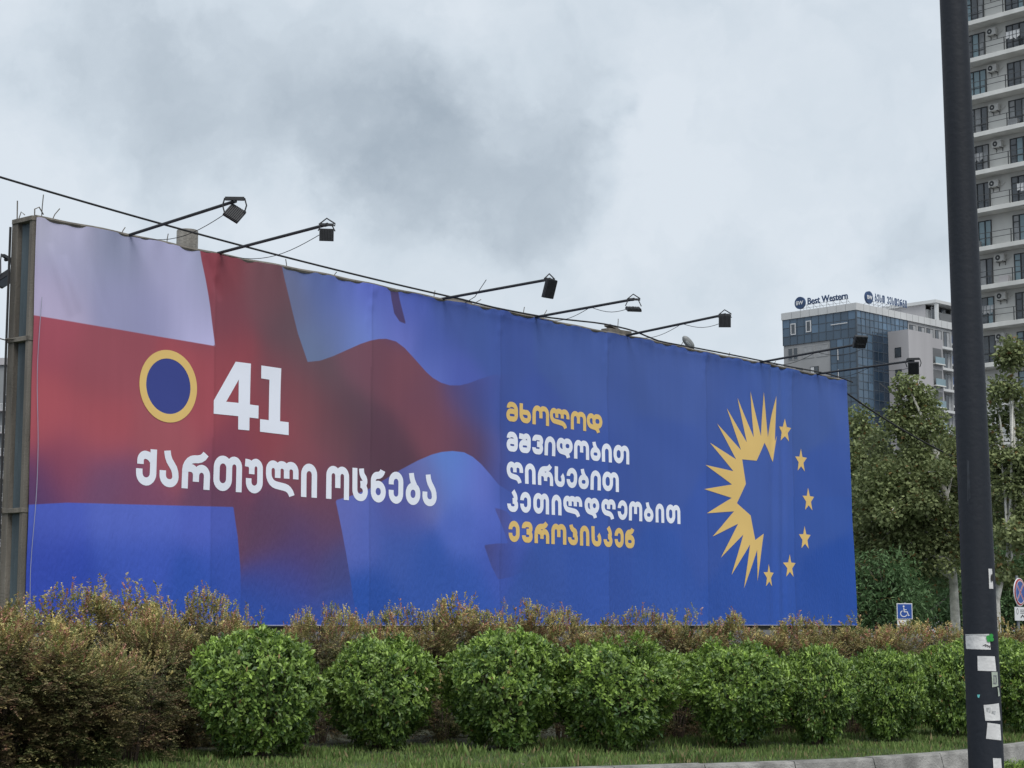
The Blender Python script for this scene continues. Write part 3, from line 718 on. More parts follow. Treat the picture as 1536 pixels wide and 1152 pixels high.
# ------------------------------------------------------------------ dark post in the foreground
pt = at(1430, 0, 11); pb = at(1479.5, 1152, 11)
slope = (pt.x - pb.x) / (pt.z - pb.z)
px0 = pb.x - slope * pb.z
def axis(z): return px0 + slope * z
def prad(z): return .1035 - .0042 * (z - .74)
post = thing('lamp_post', 'tall dark painted steel post with white stickers in the right foreground', 'post', (px0, 11, 0))
zs_ = np.linspace(0, 9, 30)
mb = MB(); mb.tube([(slope * z, 0, z) for z in zs_], [prad(z) for z in zs_], 40); mb.build('post_shaft', M['post_paint'], post, smooth=True)
mb = MB(); mb.tube([(0, 0, .0), (0, 0, .12), (0, 0, .14)], [.2, .2, .12], 32); mb.build('base_flange', M['post_paint'], post, smooth=True)
def patch(name, quad, m, off=.002, label=None, sub=8, parent=post):
    """sticker bent round the post; quad = four photo corners tl,tr,br,bl"""
    def loc(u, v):
        q = at(u, v, 11 - .1); z = q.z; r = prad(z); d = (q.x - axis(z)) / r
        return math.asin(max(-.97, min(.97, d))), z
    c = [loc(*p) for p in quad]; vs = []
    for j in range(sub + 1):
        for i in range(sub + 1):
            a = i / sub; b = j / sub
            th = (c[0][0] * (1 - a) + c[1][0] * a) * (1 - b) + (c[3][0] * (1 - a) + c[2][0] * a) * b
            z = (c[0][1] * (1 - a) + c[1][1] * a) * (1 - b) + (c[3][1] * (1 - a) + c[2][1] * a) * b
            r = prad(z) + off + .0012 * math.sin(a * 5 + b * 3)
            vs.append((slope * z + r * math.sin(th), -r * math.cos(th), z))
    k = sub + 1; fs = [(j * k + i, j * k + i + 1, (j + 1) * k + i + 1, (j + 1) * k + i) for j in range(sub) for i in range(sub)]
    mb = MB(); mb.add(vs, fs); o = mb.build(name, m, parent, smooth=True)
    if label: o['label'] = label
    return o
patch('sticker', [(1483, 853), (1489.5, 853), (1491, 883), (1484, 883)], M['paper'], label='narrow white sticker with a black dot')
M['faded'] = mat('faded_paint', (.022, .028, .038), .6, .5, 14)
M['smudge'] = mat('paper_smudge', (.45, .46, .46), .9, .3, 30)
def blob(name, u, v, ru, rv, m, off, n=16, label=None):
    vs = []
    for k in range(n):
        q = at(u + ru * math.cos(2 * PI * k / n), v + rv * math.sin(2 * PI * k / n), 10.9); r = prad(q.z); d = max(-.985, min(.985, (q.x - axis(q.z)) / r)); th = math.asin(d)
        vs.append((slope * q.z + (r + off) * math.sin(th), -(r + off) * math.cos(th), q.z))
    mb = MB(); mb.add(vs, [tuple(range(n))]); o = mb.build(name, m, post)
    if label: o['label'] = label
patch('peeled_paint', [(1451.5, 688), (1455, 692), (1457, 746), (1453, 752)], M['faded'], .0008)
patch('smudge', [(1479, 1062), (1486, 1061), (1485, 1069), (1480, 1068)], M['smudge'], .0036, sub=4)
patch('smudge', [(1488, 1066), (1494, 1067), (1493, 1071), (1487, 1070)], M['smudge'], .0036, sub=4)
patch('tape_strip', [(1453, 952), (1484, 951.6), (1484.2, 953.4), (1453.2, 953.6)], M['smudge'], .0036, sub=6)
blob('black_dot', 1488.2, 866.5, 2.2, 5.6, M['black'], .006)
patch('sticker', [(1453, 951.5), (1484, 951), (1486, 974.5), (1454, 973.5)], M['paper'], label='white paper with a green clover mark')
patch('sticker', [(1467, 984), (1493, 984.5), (1495, 1007), (1467.5, 1006)], M['paper'], label='blank white paper with a rounded corner')
patch('sticker', [(1487, 1008), (1497.5, 1008), (1498, 1029), (1488, 1031)], M['sage'], .0035, label='small sticker with an emblem')
patch('sticker', [(1475.5, 1057.5), (1500, 1055), (1502, 1081), (1478, 1081)], M['paper'], label='scuffed tilted white paper')
patch('sticker', [(1481, 1084), (1502, 1087), (1503, 1111), (1479, 1108)], M['paper'], label='lower tilted white paper')
patch('sticker', [(1489, 1137), (1503, 1138), (1504, 1160), (1490, 1159)], M['paper'], label='white paper at the very bottom')
patch('sticker', [(1467, 1042), (1470.5, 1042), (1469.5, 1047), (1467.5, 1046)], M['cyan'], label='tiny turquoise heart sticker')
patch('sticker', [(1497, 1031), (1500, 1032), (1501, 1044), (1498, 1045)], M['sage'], .0035)
for (du, dv) in ((-2.6, -1), (1.6, -3.4), (2.4, 2), (-1.6, 3)):
    blob('clover_leaf', 1484.5 + du, 957 + dv, 3.2, 3.2, M['clover'], .006 + .0005 * (du + 3), 10)
for (q) in ([(1489.5, 1013), (1495.5, 1013), (1495.5, 1015), (1489.5, 1015)], [(1489.5, 1024), (1495.5, 1024), (1495.5, 1026), (1489.5, 1026)], [(1490, 1015.5), (1491.5, 1015.5), (1491.5, 1023.5), (1490, 1023.5)], [(1494, 1015.5), (1495.5, 1015.5), (1495.5, 1023.5), (1494, 1023.5)]):
    patch('emblem_stroke', q, M['sign_metal'], .0052, sub=3)
for k in range(4):
    patch('print_mark', [(1474 + k * 3, 968 + k), (1479 + k * 3, 966 + k), (1479.5 + k * 3, 967.2 + k), (1474.5 + k * 3, 969.2 + k)], M['black'], .0035, sub=3)

# ------------------------------------------------------------------ signs
def disc(mb, cx, cz, r, y, n=40):
    mb.add([(cx + r * math.cos(2 * PI * k / n), y, cz + r * math.sin(2 * PI * k / n)) for k in range(n)], [tuple(range(n))])
def sign_ribbon(parent, name, m, P, w, y, closed=False, smooth_=True):
    mb = MB(); Q = rounded(P, closed) if smooth_ else [Vector(p) for p in P]
    ribbon(mb, Q, w, closed, lambda p, off: (p.x, y, p.y), 0); return mb.build(name, m, parent)
p = at(1356.5, 905, 40); q = at(1356.5, 929, 40); w_ = p.z - q.z
t = thing('parking_sign', 'square blue disabled parking sign on a thin post behind the hedge', 'sign', (p.x, 40, 0), R(4))
mb = MB(); mb.tube([(.02, .04, 0), (.02, .04, p.z + .02)], .025, 10); mb.build('sign_post', M['sign_metal'], t, smooth=True)
zc = (p.z + q.z) / 2
mb = MB(); mb.box((0, 0, zc), (w_, .012, w_)); pl = mb.build('sign_plate', M['sign_white'], t, bevel=.003)
mb = MB(); mb.box((0, -.009, zc), (w_ * .90, .004, w_ * .90)); mb.build('blue_field', M['sign_blue'], pl)
k = w_ / 2
def dp(x, z): return (x * k, zc + z * k)
mb = MB(); disc(mb, -.12 * k, zc + .62 * k, .11 * k, -.0135, 20); mb.build('wheelchair_symbol', M['sign_white'], pl)
sign_ribbon(pl, 'wheelchair_symbol', M['sign_white'], [dp(-.12, .46), dp(-.06, -.06), dp(.32, -.06), dp(.48, -.52), dp(.62, -.48)], .11 * k, -.0136, smooth_=False)
sign_ribbon(pl, 'wheelchair_symbol', M['sign_white'], [dp(-.08, .2), dp(.26, .2)], .09 * k, -.0140, smooth_=False)
sign_ribbon(pl, 'wheelchair_symbol', M['sign_white'], [dp(-.12 + .42 * math.cos(a), -.28 + .38 * math.sin(a)) for a in np.linspace(R(115), R(340), 18)], .10 * k, -.0145, smooth_=False)
mb = MB(); mb.box((-.02, 0, q.z - .07), (w_ * .85, .01, .115)); p2 = mb.build('lower_plate', M['sign_white'], t, bevel=.002)
mb = MB(); mb.box((.09, -.007, q.z - .07), (.10, .003, .09)); mb.build('print_block', mat('print_dark', (.12, .12, .13)), p2)
sign_ribbon(p2, 'emblem_ring', M['sign_red'], [(-.04 + .025 * math.cos(a), q.z - .07 + .025 * math.sin(a)) for a in np.linspace(0, 2 * PI, 14)[:-1]], .009, -.0085, True, False)
mb = MB(); mb.box((0, 0, q.z - .19), (w_, .01, .10)); mb.build('lower_plate', M['sign_metal'], t, bevel=.002)
# no stopping sign
p = at(1528.5, 867, 38); q = at(1528.5, 909.5, 38); r_ = (p.z - q.z) / 2; zc = (p.z + q.z) / 2
t = thing('no_stopping_sign', 'round blue and red no stopping sign at the right edge of the photo', 'sign', (p.x, 38, 0), R(52))
mb = MB(); mb.tube([(0, .05, 0), (0, .05, p.z + .05)], .028, 10); mb.build('sign_post', M['sign_metal'], t, smooth=True)
mb = MB(); mb.tube([(0, -.006, zc), (0, .012, zc)], r_, 40); pl = mb.build('sign_plate', M['sign_white'], t)
mb = MB(); mb.tube([(0, -.010, zc), (0, -.0065, zc)], r_ * .94, 40); mb.build('red_rim', M['sign_red'], pl)
mb = MB(); mb.tube([(0, -.014, zc), (0, -.0105, zc)], r_ * .78, 40); mb.build('blue_field', M['sign_blue'], pl)
for q_ in (1, -1):
    a = r_ * .72 * .7071
    sign_ribbon(pl, 'cross_border', M['sign_white'], [(-a, zc - a * q_), (a, zc + a * q_)], .16 * r_, -.0160 - .001 * q_, smooth_=False)
for q_ in (1, -1):
    sign_ribbon(pl, 'cross_bar', M['sign_red'], [(-a, zc - a * q_), (a, zc + a * q_)], .09 * r_, -.0185 - .0006 * q_, smooth_=False)
sign_ribbon(pl, 'white_ring', M['sign_white'], [(r_ * .8 * math.cos(x), zc + r_ * .8 * math.sin(x)) for x in np.linspace(0, 2 * PI, 41)[:-1]], .05 * r_, -.0205, True, False)
zt = q.z - .015; zb = at(1528, 931, 38).z
mb = MB(); mb.box((.12, 0, (zt + zb) / 2), (.80, .012, zt - zb)); p2 = mb.build('lower_plate', M['sign_white'], t, bevel=.003)
for k in range(3):
    mb = MB(); mb.box((.20, -.008, zt - .06 - k * .032), (.42, .003, .010)); mb.build('print_line', M['black'], p2)
sign_ribbon(p2, 'tow_symbol', M['black'], [(.0, zb + .06), (.1, zb + .11), (.2, zb + .06), (.3, zb + .1), (.42, zb + .05)], .03, -.0085, smooth_=False)
sign_ribbon(p2, 'emblem_ring', M['black'], [(-.16 + .045 * math.cos(x), zt - .09 + .055 * math.sin(x)) for x in np.linspace(0, 2 * PI, 19)[:-1]], .014, -.0086, True, False)

# ------------------------------------------------------------------ buildings
M['hotel_glass'] = mat('curtain_glass', 0, .16, .06, .3, attr='Col', spec=.6)
M['mullion'] = mat('mullion', (.06, .08, .105), .5, .1)
M['white_clad'] = mat('white_cladding', (.56, .57, .57), .7, .08, .25)
M['grey_clad'] = mat('grey_cladding', (.33, .335, .34), .8, .10, .3)
M['pale_render'] = mat('pale_render', (.42, .41, .42), .85, .13, .25, streak=True)
M['dark_glass'] = mat('dark_window_glass', (.06, .072, .085), .1, .3, .6, spec=.7)
M['curtain'] = mat('window_curtain', (.32, .33, .34), .8, .2, 2)
M['frame_white'] = mat('frame_white', (.62, .63, .64), .5, .05)
M['frame_dark'] = mat('frame_dark', (.03, .032, .035), .5, .1)
M['shade_grey'] = mat('grey_panel', (.13, .135, .14), .8, .15, .4)
M['blue_panel'] = mat('blue_panel', (.075, .115, .21), .6, .15, .5)
M['rail_metal'] = mat('railing_metal', (.06, .063, .065), .5, .1)
M['conc_tower'] = mat('tower_render', (.60, .60, .575), .9, .15, .35, streak=True)
M['slab_white'] = mat('slab_render', (.68, .68, .65), .9, .14, .5, streak=True)
M['letter_navy'] = mat('navy_sign', (.025, .06, .15), .5, .05)
M['ac_white'] = mat('ac_plastic', (.5, .5, .48), .6, .1)
M['railing_glass'] = mat('balcony_glass', (.20, .29, .33), .2, .1, .5)

def curtain_wall(parent, a, b, z0, z1, nx, nz, face, seed, tint=(.06, .105, .16)):
    """face 'y': in plane y=-0.12 from x=a..b ; face 'x': in plane x=-0.12 from y=a..b"""
    rg = random.Random(seed); V = []; F = []; C = []
    mull = MB()
    dx = (b - a) / nx; dz = (z1 - z0) / nz
    def pt(s, o, z): return (s, -o, z) if face == 'y' else (-o, s, z)
    for i in range(nx):
        for j in range(nz):
            n = len(V); k = rg.choice([.85, .95, 1, 1, 1.08, 1.15, 1.5]) if j % 3 else rg.choice([.7, .8, .9]); o = [.10 + rg.uniform(-.012, .012) for _ in range(2)]
            V += [pt(a + i * dx, o[0], z0 + j * dz), pt(a + (i + 1) * dx, o[1], z0 + j * dz), pt(a + (i + 1) * dx, o[1] + rg.uniform(-.01, .01), z0 + (j + 1) * dz), pt(a + i * dx, o[0], z0 + (j + 1) * dz)]
            F.append((n, n + 1, n + 2, n + 3)); C += [tuple(c * k for c in tint)] * 4
    g = link('glass_pane', npmesh('glass_pane', V, F, np.array(C)), M['hotel_glass'], parent, kind='stuff')
    for i in range(nx + 1): 
        p0, p1 = pt(a + i * dx - .035, .06, z0), pt(a + i * dx + .035, .15, z1); mull.span(p0, p1)
    for j in range(nz + 1):
        p0, p1 = pt(a, .06, z0 + j * dz - .035), pt(b, .14, z0 + j * dz + .035); mull.span(p0, p1)
    mull.build('mullion_grid', M['mullion'], parent, kind='stuff')
def window(parent, a, b, z0, z1, face, nmul=2, frame='frame_dark', glass='dark_glass', o=.03, curtain=None, casing=.07, name='window', base=0.0):
    """window set in the facade; frame in front, glass and optional curtain as sub-parts"""
    def pt(s, of, z): return (s, base - of, z) if face == 'y' else (base - of, s, z)
    mb = MB(); c = casing
    mb.span(pt(a, o - .05, z0), pt(a + c, o + .03, z1)); mb.span(pt(b - c, o - .05, z0), pt(b, o + .03, z1))
    mb.span(pt(a + c, o - .05, z0), pt(b - c, o + .025, z0 + c)); mb.span(pt(a + c, o - .05, z1 - c), pt(b - c, o + .025, z1))
    for k in range(1, nmul):
        x = a + (b - a) * k / nmul; mb.span(pt(x - .03, o - .05, z0 + c), pt(x + .03, o + .02, z1 - c))
    w = mb.build(name, M[frame], parent)
    g = MB()
    for k in range(nmul):
        x0 = a + (b - a) * k / nmul + .03; x1 = a + (b - a) * (k + 1) / nmul - .03
        g = MB(); g.add([pt(x0, o + .002, z0 + c), pt(x1, o + .006, z0 + c), pt(x1, o + .006, z1 - c), pt(x0, o + .002, z1 - c)], [(0, 1, 2, 3)]) if (b - a) > 1.2 or k == 0 else g
        g.build('pane', M[curtain] if (curtain and k == (nmul - 1)) else M[glass], w)
    return w

# --- hotel
HC = at(1283.5, 454.4, 245)
hotel = thing('hotel', 'glass-fronted hotel with blue curtain walls and a white roof band', 'hotel', (HC.x, HC.y, 0), R(45))
HT = HC.z; HL, HR = 12.2, 17.7; PB = 43.87
mb = MB(); mb.span((0, 0, 0), (24, 12.15, PB - .02)); mb.build('wall', M['grey_clad'], hotel)
mb = MB(); mb.span((-.25, -.25, PB), (24.2, 12.3, HT)); mb.build('parapet', M['white_clad'], hotel)
for s in np.arange(1.5, 24, 1.5):
    mb = MB(); mb.span((s - .01, -.262, PB + .02), (s + .02, -.24, HT - .02)); mb.build('panel_joint', M['shade_grey'], hotel)
for s in np.arange(1.5, 12, 1.5):
    mb = MB(); mb.span((-.262, s - .01, PB + .02), (-.24, s + .02, HT - .02)); mb.build('panel_joint', M['shade_grey'], hotel)
FH = 3.05
# left face: two glass floors on top, glass strip next to the corner
curtain_wall(hotel, 0, 12.15, 40.25, PB, 10, 3, 'x', 1)
curtain_wall(hotel, 0, 4.2, 1.0, 40.2, 4, 36, 'x', 2)
curtain_wall(hotel, 0, 12.4, 40.9, PB, 12, 3, 'y', 3, (.065, .115, .175))
curtain_wall(hotel, 0, 3.6, 1.0, 40.85, 3, 36, 'y', 4, (.065, .115, .175))
mb = MB(); mb.span((-.2, -.2, 1), (-.02, -.02, PB)); mb.build('corner_mullion', M['mullion'], hotel)
for (a, b, z0, z1) in ((9.9, 10.75, 41.6, 43.2), (7.3, 8.15, 41.7, 43.3)):
    window(hotel, a, b, z0, z1, 'x', 1, 'frame_white', 'dark_glass', .2, casing=.13)
mb = MB(); mb.span((-.22, 1.3, 42.2), (-.16, 4.0, 42.32)); mb.build('light_strip', M['frame_white'], hotel)
for (z0, z1) in ((33.0, 36.0), (28.0, 31.0), (37.3, 38.9)):
    mb = MB(); mb.span((-.2, 2.9, z0), (-.16, 3.02, z1)); mb.build('light_strip', M['frame_white'], hotel)
rg = random.Random(8)
for fl in range(12):                               # cladding with windows, left face
    zb_ = 38.2 - fl * FH
    if zb_ < 3: break
    if fl == 0:
        for (a, b) in ((10.6, 11.4), (9.7, 10.5), (7.0, 8.9), (4.6, 6.6)): window(hotel, a, b, zb_ - .1, zb_ + 1.6, 'x', 2 if b - a > 1 else 1, 'grey_clad', 'curtain' if b - a > 1 else 'dark_glass', .03)
    else:
        for (a, b) in ((9.0, 11.0), (6.3, 7.7)): window(hotel, a, b, zb_, zb_ + 1.7, 'x', 2, 'frame_dark', 'dark_glass', .03, 'frame_white')
# projecting stair block with small windows, right of the glass
SB0, SB1 = 6.2, 16.6
mb = MB(); mb.span((SB0 + 1.2, -3.4, 0), (SB1 - 3.2, -.02, 41.7)); mb.build('stair_block', M['pale_render'], hotel)
mb = MB(); mb.span((SB1 - 3.18, -3.0, 0), (SB1, -.02, 41.3)); mb.build('stair_block', M['pale_render'], hotel)
curtain_wall(hotel, 3.65, SB0 + 1.15, 1.0, 41.3, 3, 30, 'y', 6, (.018, .035, .06))
for fl in range(11):
    zb_ = 38.6 - fl * FH - .6
    window(hotel, -2.2, -1.2, zb_, zb_ + 1.35, 'x', 1, 'frame_dark', 'dark_glass', .03, name='window', base=SB0 + 1.2)
    # loggias at the far end of the right face
    for (a, b) in ((SB1 - 2.6, SB1 - .3),):
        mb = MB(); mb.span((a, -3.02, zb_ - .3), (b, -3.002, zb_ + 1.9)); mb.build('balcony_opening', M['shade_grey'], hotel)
        mb = MB(); mb.span((a - .1, -3.55, zb_ - .45), (b + .1, -3.0, zb_ - .3)); mb.build('balcony_slab', M['slab_white'], hotel)
        mb = MB(); mb.span((a - .05, -3.5, zb_ - .3), (b + .05, -3.46, zb_ + .6)); mb.build('balustrade', M['railing_glass'], hotel)
    window(hotel, 13.2, 17.6, zb_ - .2 + .3, zb_ + 1.9, 'y', 4, 'frame_dark', 'dark_glass', .03, 'curtain') if fl == 0 else None
for fl in range(12):
    zb_ = 41.0 - fl * FH
    mb = MB(); mb.span((12.5, -.9, zb_ - .35), (23.8, -.01, zb_)); mb.build('balcony_slab', M['white_clad'], hotel)
    for x in (13, 15.2, 17.4, 19.6, 21.8):
        window(hotel, x, x + 1.7, zb_ + .1, zb_ + 2.4, 'y', 2, 'frame_dark', 'dark_glass', .02, 'curtain')
# roof signs
def text_mesh(txt, size, ext=.05, bold=.012):
    c = bpy.data.curves.new('t', 'FONT'); c.body = txt; c.size = size; c.extrude = ext; c.offset = bold * size; c.align_x = 'LEFT'; c.resolution_u = 3
    o = bpy.data.objects.new('t', c); COL.objects.link(o)
    bpy.context.view_layer.update()
    me = bpy.data.meshes.new_from_object(o.evaluated_get(bpy.context.evaluated_depsgraph_get()))
    bpy.data.objects.remove(o); return me
def roof_sign(face, s0, words, label, rev=False):
    loc = (HC.x, HC.y, HT)
    t = thing('roof_sign', label, 'sign', loc, R(45))
    sub = link('lettering', None, None, t)
    if face == 'x': sub.rotation_euler = (PI / 2, 0, -PI / 2); sub.location = (-.1, s0, 0)
    else: sub.rotation_euler = (PI / 2, 0, 0); sub.location = (s0, -.1, 0)
    return t, sub
def add_sign(face, s0, rad, label):
    t = thing('roof_sign', label, 'sign', (HC.x, HC.y, HT), R(45))
    def place(o, s, z, off=0):
        if face == 'x': o.rotation_euler = (PI / 2, 0, -PI / 2); o.location = (-.1 - off, s, z)
        else: o.rotation_euler = (PI / 2, 0, 0); o.location = (s, -.1 - off, z)
    sg = -1 if face == 'x' else 1
    mb = MB(); mb.tube([(0, 0, -.15), (0, 0, .15)], rad, 32); dsc = mb.build('logo_disc', M['letter_navy'], t); place(dsc, s0, rad + .25)
    tm = text_mesh('BW', rad * .88, .02, .02); o = link('logo_letters', tm, M['sign_white'], dsc); o.location = (-max(v.co.x for v in tm.vertices) / 2, -rad * .31, .17)
    mb = MB()
    for k in np.arange(0, 8.5, 1.1):
        x = s0 + sg * k
        a = (-.1, x, 0) if face == 'x' else (x, -.1, 0); b = (-.1, x, .75) if face == 'x' else (x, -.1, .75); c = (1.2, x, 0) if face == 'x' else (x, 1.2, 0)
        mb.tube([a, b], .03, 5); mb.tube([b, c], .025, 5)
    for z in (.3, .72):
        a = (-.05, s0, z) if face == 'x' else (s0, -.05, z); b = (-.05, s0 + sg * 8, z) if face == 'x' else (s0 + sg * 8, -.05, z); mb.tube([a, b], .025, 5)
    mb.build('support_frame', M['sign_metal'], t)
    return t, place, sg
t, place, sg = add_sign('x', 9.1, .86, 'blue roof sign in Latin letters on the left roof edge of the hotel')
tm = text_mesh('Best Western', 1.30, .06, .018); o = link('lettering', tm, M['letter_navy'], t); o.location = (-.1, 9.1 - 1.2, .75); o.rotation_euler = (PI / 2, 0, -PI / 2)
wd = max(v.co.x for v in tm.vertices); o.scale = (6.7 / wd, 1, 1)
t, place, sg = add_sign('y', 3.0, .86, 'blue roof sign in Georgian letters on the right roof edge of the hotel')
mb = MB(); x = 4.35
for ch in 'ბესთ ვესთერნი':
    if ch == ' ': x += .45; continue
    W = {'თ': .66, 'რ': .62, 'ი': .46}.get(ch, .50)
    for q_, (pts, closed) in enumerate(G[ch]):
        w = .2; P = [((W if a == a1 else (0 if a == a0 else w / 2 + a * (W - w))), (0 if b == a0 else (1.1 if b == a1 else w / 2 + b * (1.1 - w)))) for a, b in pts]
        ribbon(mb, rounded(P, closed), w, closed, lambda p, off, x=x: (x + p.x, -.16 - off, .75 + p.y), .003 * q_)
    x += W + .10
mb.build('lettering', M['letter_navy'], t)

# --- apartment block right of and behind the hotel
AC = at(1391, 451.7, 262)
apt = thing('apartment_building', 'white apartment block with blue balconies standing behind the hotel', 'building', (AC.x, AC.y, 0), R(45))
AT = AC.z
mb = MB(); mb.span((0, 0, 0), (16, 14, AT - 1.2)); mb.build('wall', M['grey_clad'], apt)
mb = MB(); mb.span((-.5, -1.7, AT - .45), (16.5, 14.5, AT)); mb.build('roof_slab', M['white_clad'], apt)
mb = MB(); mb.span((-.1, .3, AT - 3.4), (-.02, 13, AT - .46)); mb.build('penthouse_wall', M['pale_render'], apt)
for x in (-.1, 5.2, 10.5, 15.8):
    mb = MB(); mb.span((x, -1.6, 0), (x + .5, -1.2, AT - .46)); mb.build('column', M['white_clad'], apt)
for fl in range(15):
    zb_ = AT - 3.0 - fl * 3.03
    if zb_ < 0: break
    white = fl in (0, 4)
    mb = MB(); mb.span((-.3, -1.9, zb_ - .3), (16.3, -.01, zb_)); mb.build('balcony_slab', M['white_clad'] if (white or fl < 4) else M['grey_clad'], apt)
    pan = 'shade_grey' if fl == 0 else ('blue_panel' if fl in (1, 2, 3) else None)
    for x in (.42, 5.72, 11.02):
        if pan: mb = MB(); mb.span((x, -1.78, zb_), (x + 4.76, -1.7, zb_ + 1.15)); mb.build('balustrade', M[pan], apt)
        else:
            mb = MB(); mb.span((x, -1.76, zb_ + 1.0), (x + 4.76, -1.7, zb_ + 1.06))
            for k in range(20): mb.span((x + k * .25, -1.75, zb_), (x + k * .25 + .04, -1.71, zb_ + 1.0))
            mb.build('balustrade', M['sign_metal'], apt)
        window(apt, x + .5, x + 2.2, zb_ + .05, zb_ + 2.3, 'y', 2, 'frame_white', 'dark_glass', .03, 'curtain')
        window(apt, x + 3.0, x + 4.4, zb_ + .05, zb_ + 2.3, 'y', 2, 'frame_dark', 'dark_glass', .03, 'curtain')
    if fl > 4: 
        for y in (1.5, 5): window(apt, y, y + 1.6, zb_ + .5, zb_ + 2.1, 'x', 2, 'frame_dark', 'dark_glass', .03)

# --- tower at the right edge
TC = at(1455, 29, 143); TE = Vector((.686, -.727, 0)); TE.normalize()
tower = thing('apartment_tower', 'tall pale apartment tower with balconies at the right edge of the photo', 'building', (TC.x, TC.y, 0), math.atan2(TE.y, TE.x))
ZF = 50.08 - .12                                   # top of the balcony slab seen at the very top
SH = 3.105
WB = 1.3                                           # wall line behind the slab fronts
mb = MB(); mb.span((-3.0, WB, 0), (15, WB + 16, 64)); mb.build('wall', M['conc_tower'], tower)
mb = MB(); mb.span((-3.2, WB - .3, 63.9), (15.2, WB + 16.2, 64.6)); mb.build('roof_slab', M['slab_white'], tower)
rg = random.Random(12)
pane_m = ['dark_glass', 'dark_glass', 'curtain', 'dark_glass', 'railing_glass']
for fl in range(-4, 17):
    z = ZF - fl * SH
    if z < 1.2: break
    vis = -1 <= fl <= 11
    x0 = -2.6 if fl < 10 else 1.2
    mb = MB(); mb.span((x0, 0, z - .36), (15, WB - .003, z)); mb.build('balcony_slab', M['slab_white'], tower, bevel=.02)
    if fl == 12: continue
    # railing with rails, posts and thin bars
    mb = MB()
    for h in (.62, 1.06): mb.span((x0 + .02, .05, z + h - .02), (14.9, .09, z + h + .02))
    for x in np.arange(x0 + .1, 14.9, 1.83): mb.span((x - .03, .03, z), (x + .03, .1, z + 1.08))
    mb.build('railing', M['rail_metal'], tower)
    for (a, w) in ((-1.25, 1.78), (2.45, 1.78), (6.4, 1.78), (10.3, 1.78)):
        if x0 > a: continue
        # french window: wall opening with three leaves
        mb = MB(); b = a + w; c = .07; zt = z + 2.36
        mb.span((a, WB - .07, z + .02), (a + c, WB + .02, zt)); mb.span((b - c, WB - .07, z + .02), (b, WB + .02, zt)); mb.span((a + c, WB - .07, zt - c), (b - c, WB + .02, zt)); mb.span((a + c, WB - .07, z + .02), (b - c, WB + .02, z + .1))
        for k in (1, 2): x = a + w * k / 3; mb.span((x - .035, WB - .075, z + .1), (x + .035, WB + .02, zt - c))
        mb.span((a + c, WB - .066, z + 1.78), (a + w / 3 - .035, WB + .02, z + 1.84)); mb.span((a + c, WB - .066, z + .9), (b - c, WB - .03, z + .94))
        wnd = mb.build('window', M['frame_dark'], tower)
        for k in range(3):
            xa = a + w * k / 3 + .04; xb = a + w * (k + 1) / 3 - .04; tl = rg.uniform(-.02, .02)
            mb = MB(); mb.add([(xa, WB - .02 + tl, z + .1), (xb, WB - .02 - tl, z + .1), (xb, WB - .02 - tl, zt - c), (xa, WB - .02 + tl, zt - c)], [(0, 1, 2, 3)])
            mb.build('pane', M[rg.choice(pane_m)], wnd)
    if fl in (1, 4, 5, 8):
        q_ = {1: 3.4, 4: -.3, 5: 3.9, 8: .2}[fl]
        mb = MB(); mb.tube([(q_ - .5, .35, z + 1.5), (q_ + .9, .35, z + 1.48)], .008, 4)
        for k in range(4):
            mb.add([(q_ - .4 + k * .32, .35 + .02 * (k % 2), z + 1.49), (q_ - .14 + k * .32, .35, z + 1.49), (q_ - .15 + k * .32, .37, z + 1.49 - .5 - .12 * (k % 3)), (q_ - .39 + k * .32, .33, z + 1.49 - .55 - .1 * (k % 2))], [(0, 1, 2, 3)])
        mb.build('laundry', M[('curtain', 'frame_white', 'sage', 'blue_panel')[fl % 4]], tower, kind='stuff')
    if fl in (3, 6, 7):
        q_ = {3: 3.2, 6: -.6, 7: 1.9}[fl]
        mb = MB(); mb.box((q_, .7, z + .32), (.8, .45, .62), rz=.1); mb.build('storage_box', M[('sign_metal', 'pale_render', 'frame_white')[fl % 3]], tower, bevel=.02)
    if fl not in (6,) and fl < 10:                 # air conditioner hung high between the windows
        for xx in (.85 + rg.uniform(-.2, .35), 4.7 + rg.uniform(-.2, .3), 8.7):
            zc = z + 2.12 + rg.uniform(-.12, .12)
            mb = MB(); mb.box((xx + .4, WB - .32, zc), (.86, .30, .58)); ac = mb.build('air_conditioner', M['ac_white'], tower, bevel=.03)
            mb = MB(); mb.tube([(xx + .28, WB - .478, zc), (xx + .28, WB - .466, zc)], .22, 18); mb.build('fan_grille', M['frame_dark'], ac)
            mb = MB(); mb.tube([(xx + .28, WB - .486, zc), (xx + .28, WB - .480, zc)], .07, 10); mb.build('fan_hub', M['ac_white'], ac)
            mb = MB()
            for q_ in (.12, .68): mb.span((xx + q_, WB - .5, zc - .35), (xx + q_ + .04, WB - .01, zc - .30)); mb.span((xx + q_, WB - .05, zc - .6), (xx + q_ + .04, WB - .01, zc - .30))
            mb.build('wall_bracket', M['rail_metal'], ac)
            mb = MB(); mb.tube([(xx + .84, WB - .25, zc - .1), (xx + 1.0, WB - .1, zc - .16), (xx + 1.1, WB - .03, zc - .1), (xx + 1.25, WB - .02, zc + .02)], .025, 5); mb.build('hose', M['ac_white'], ac)
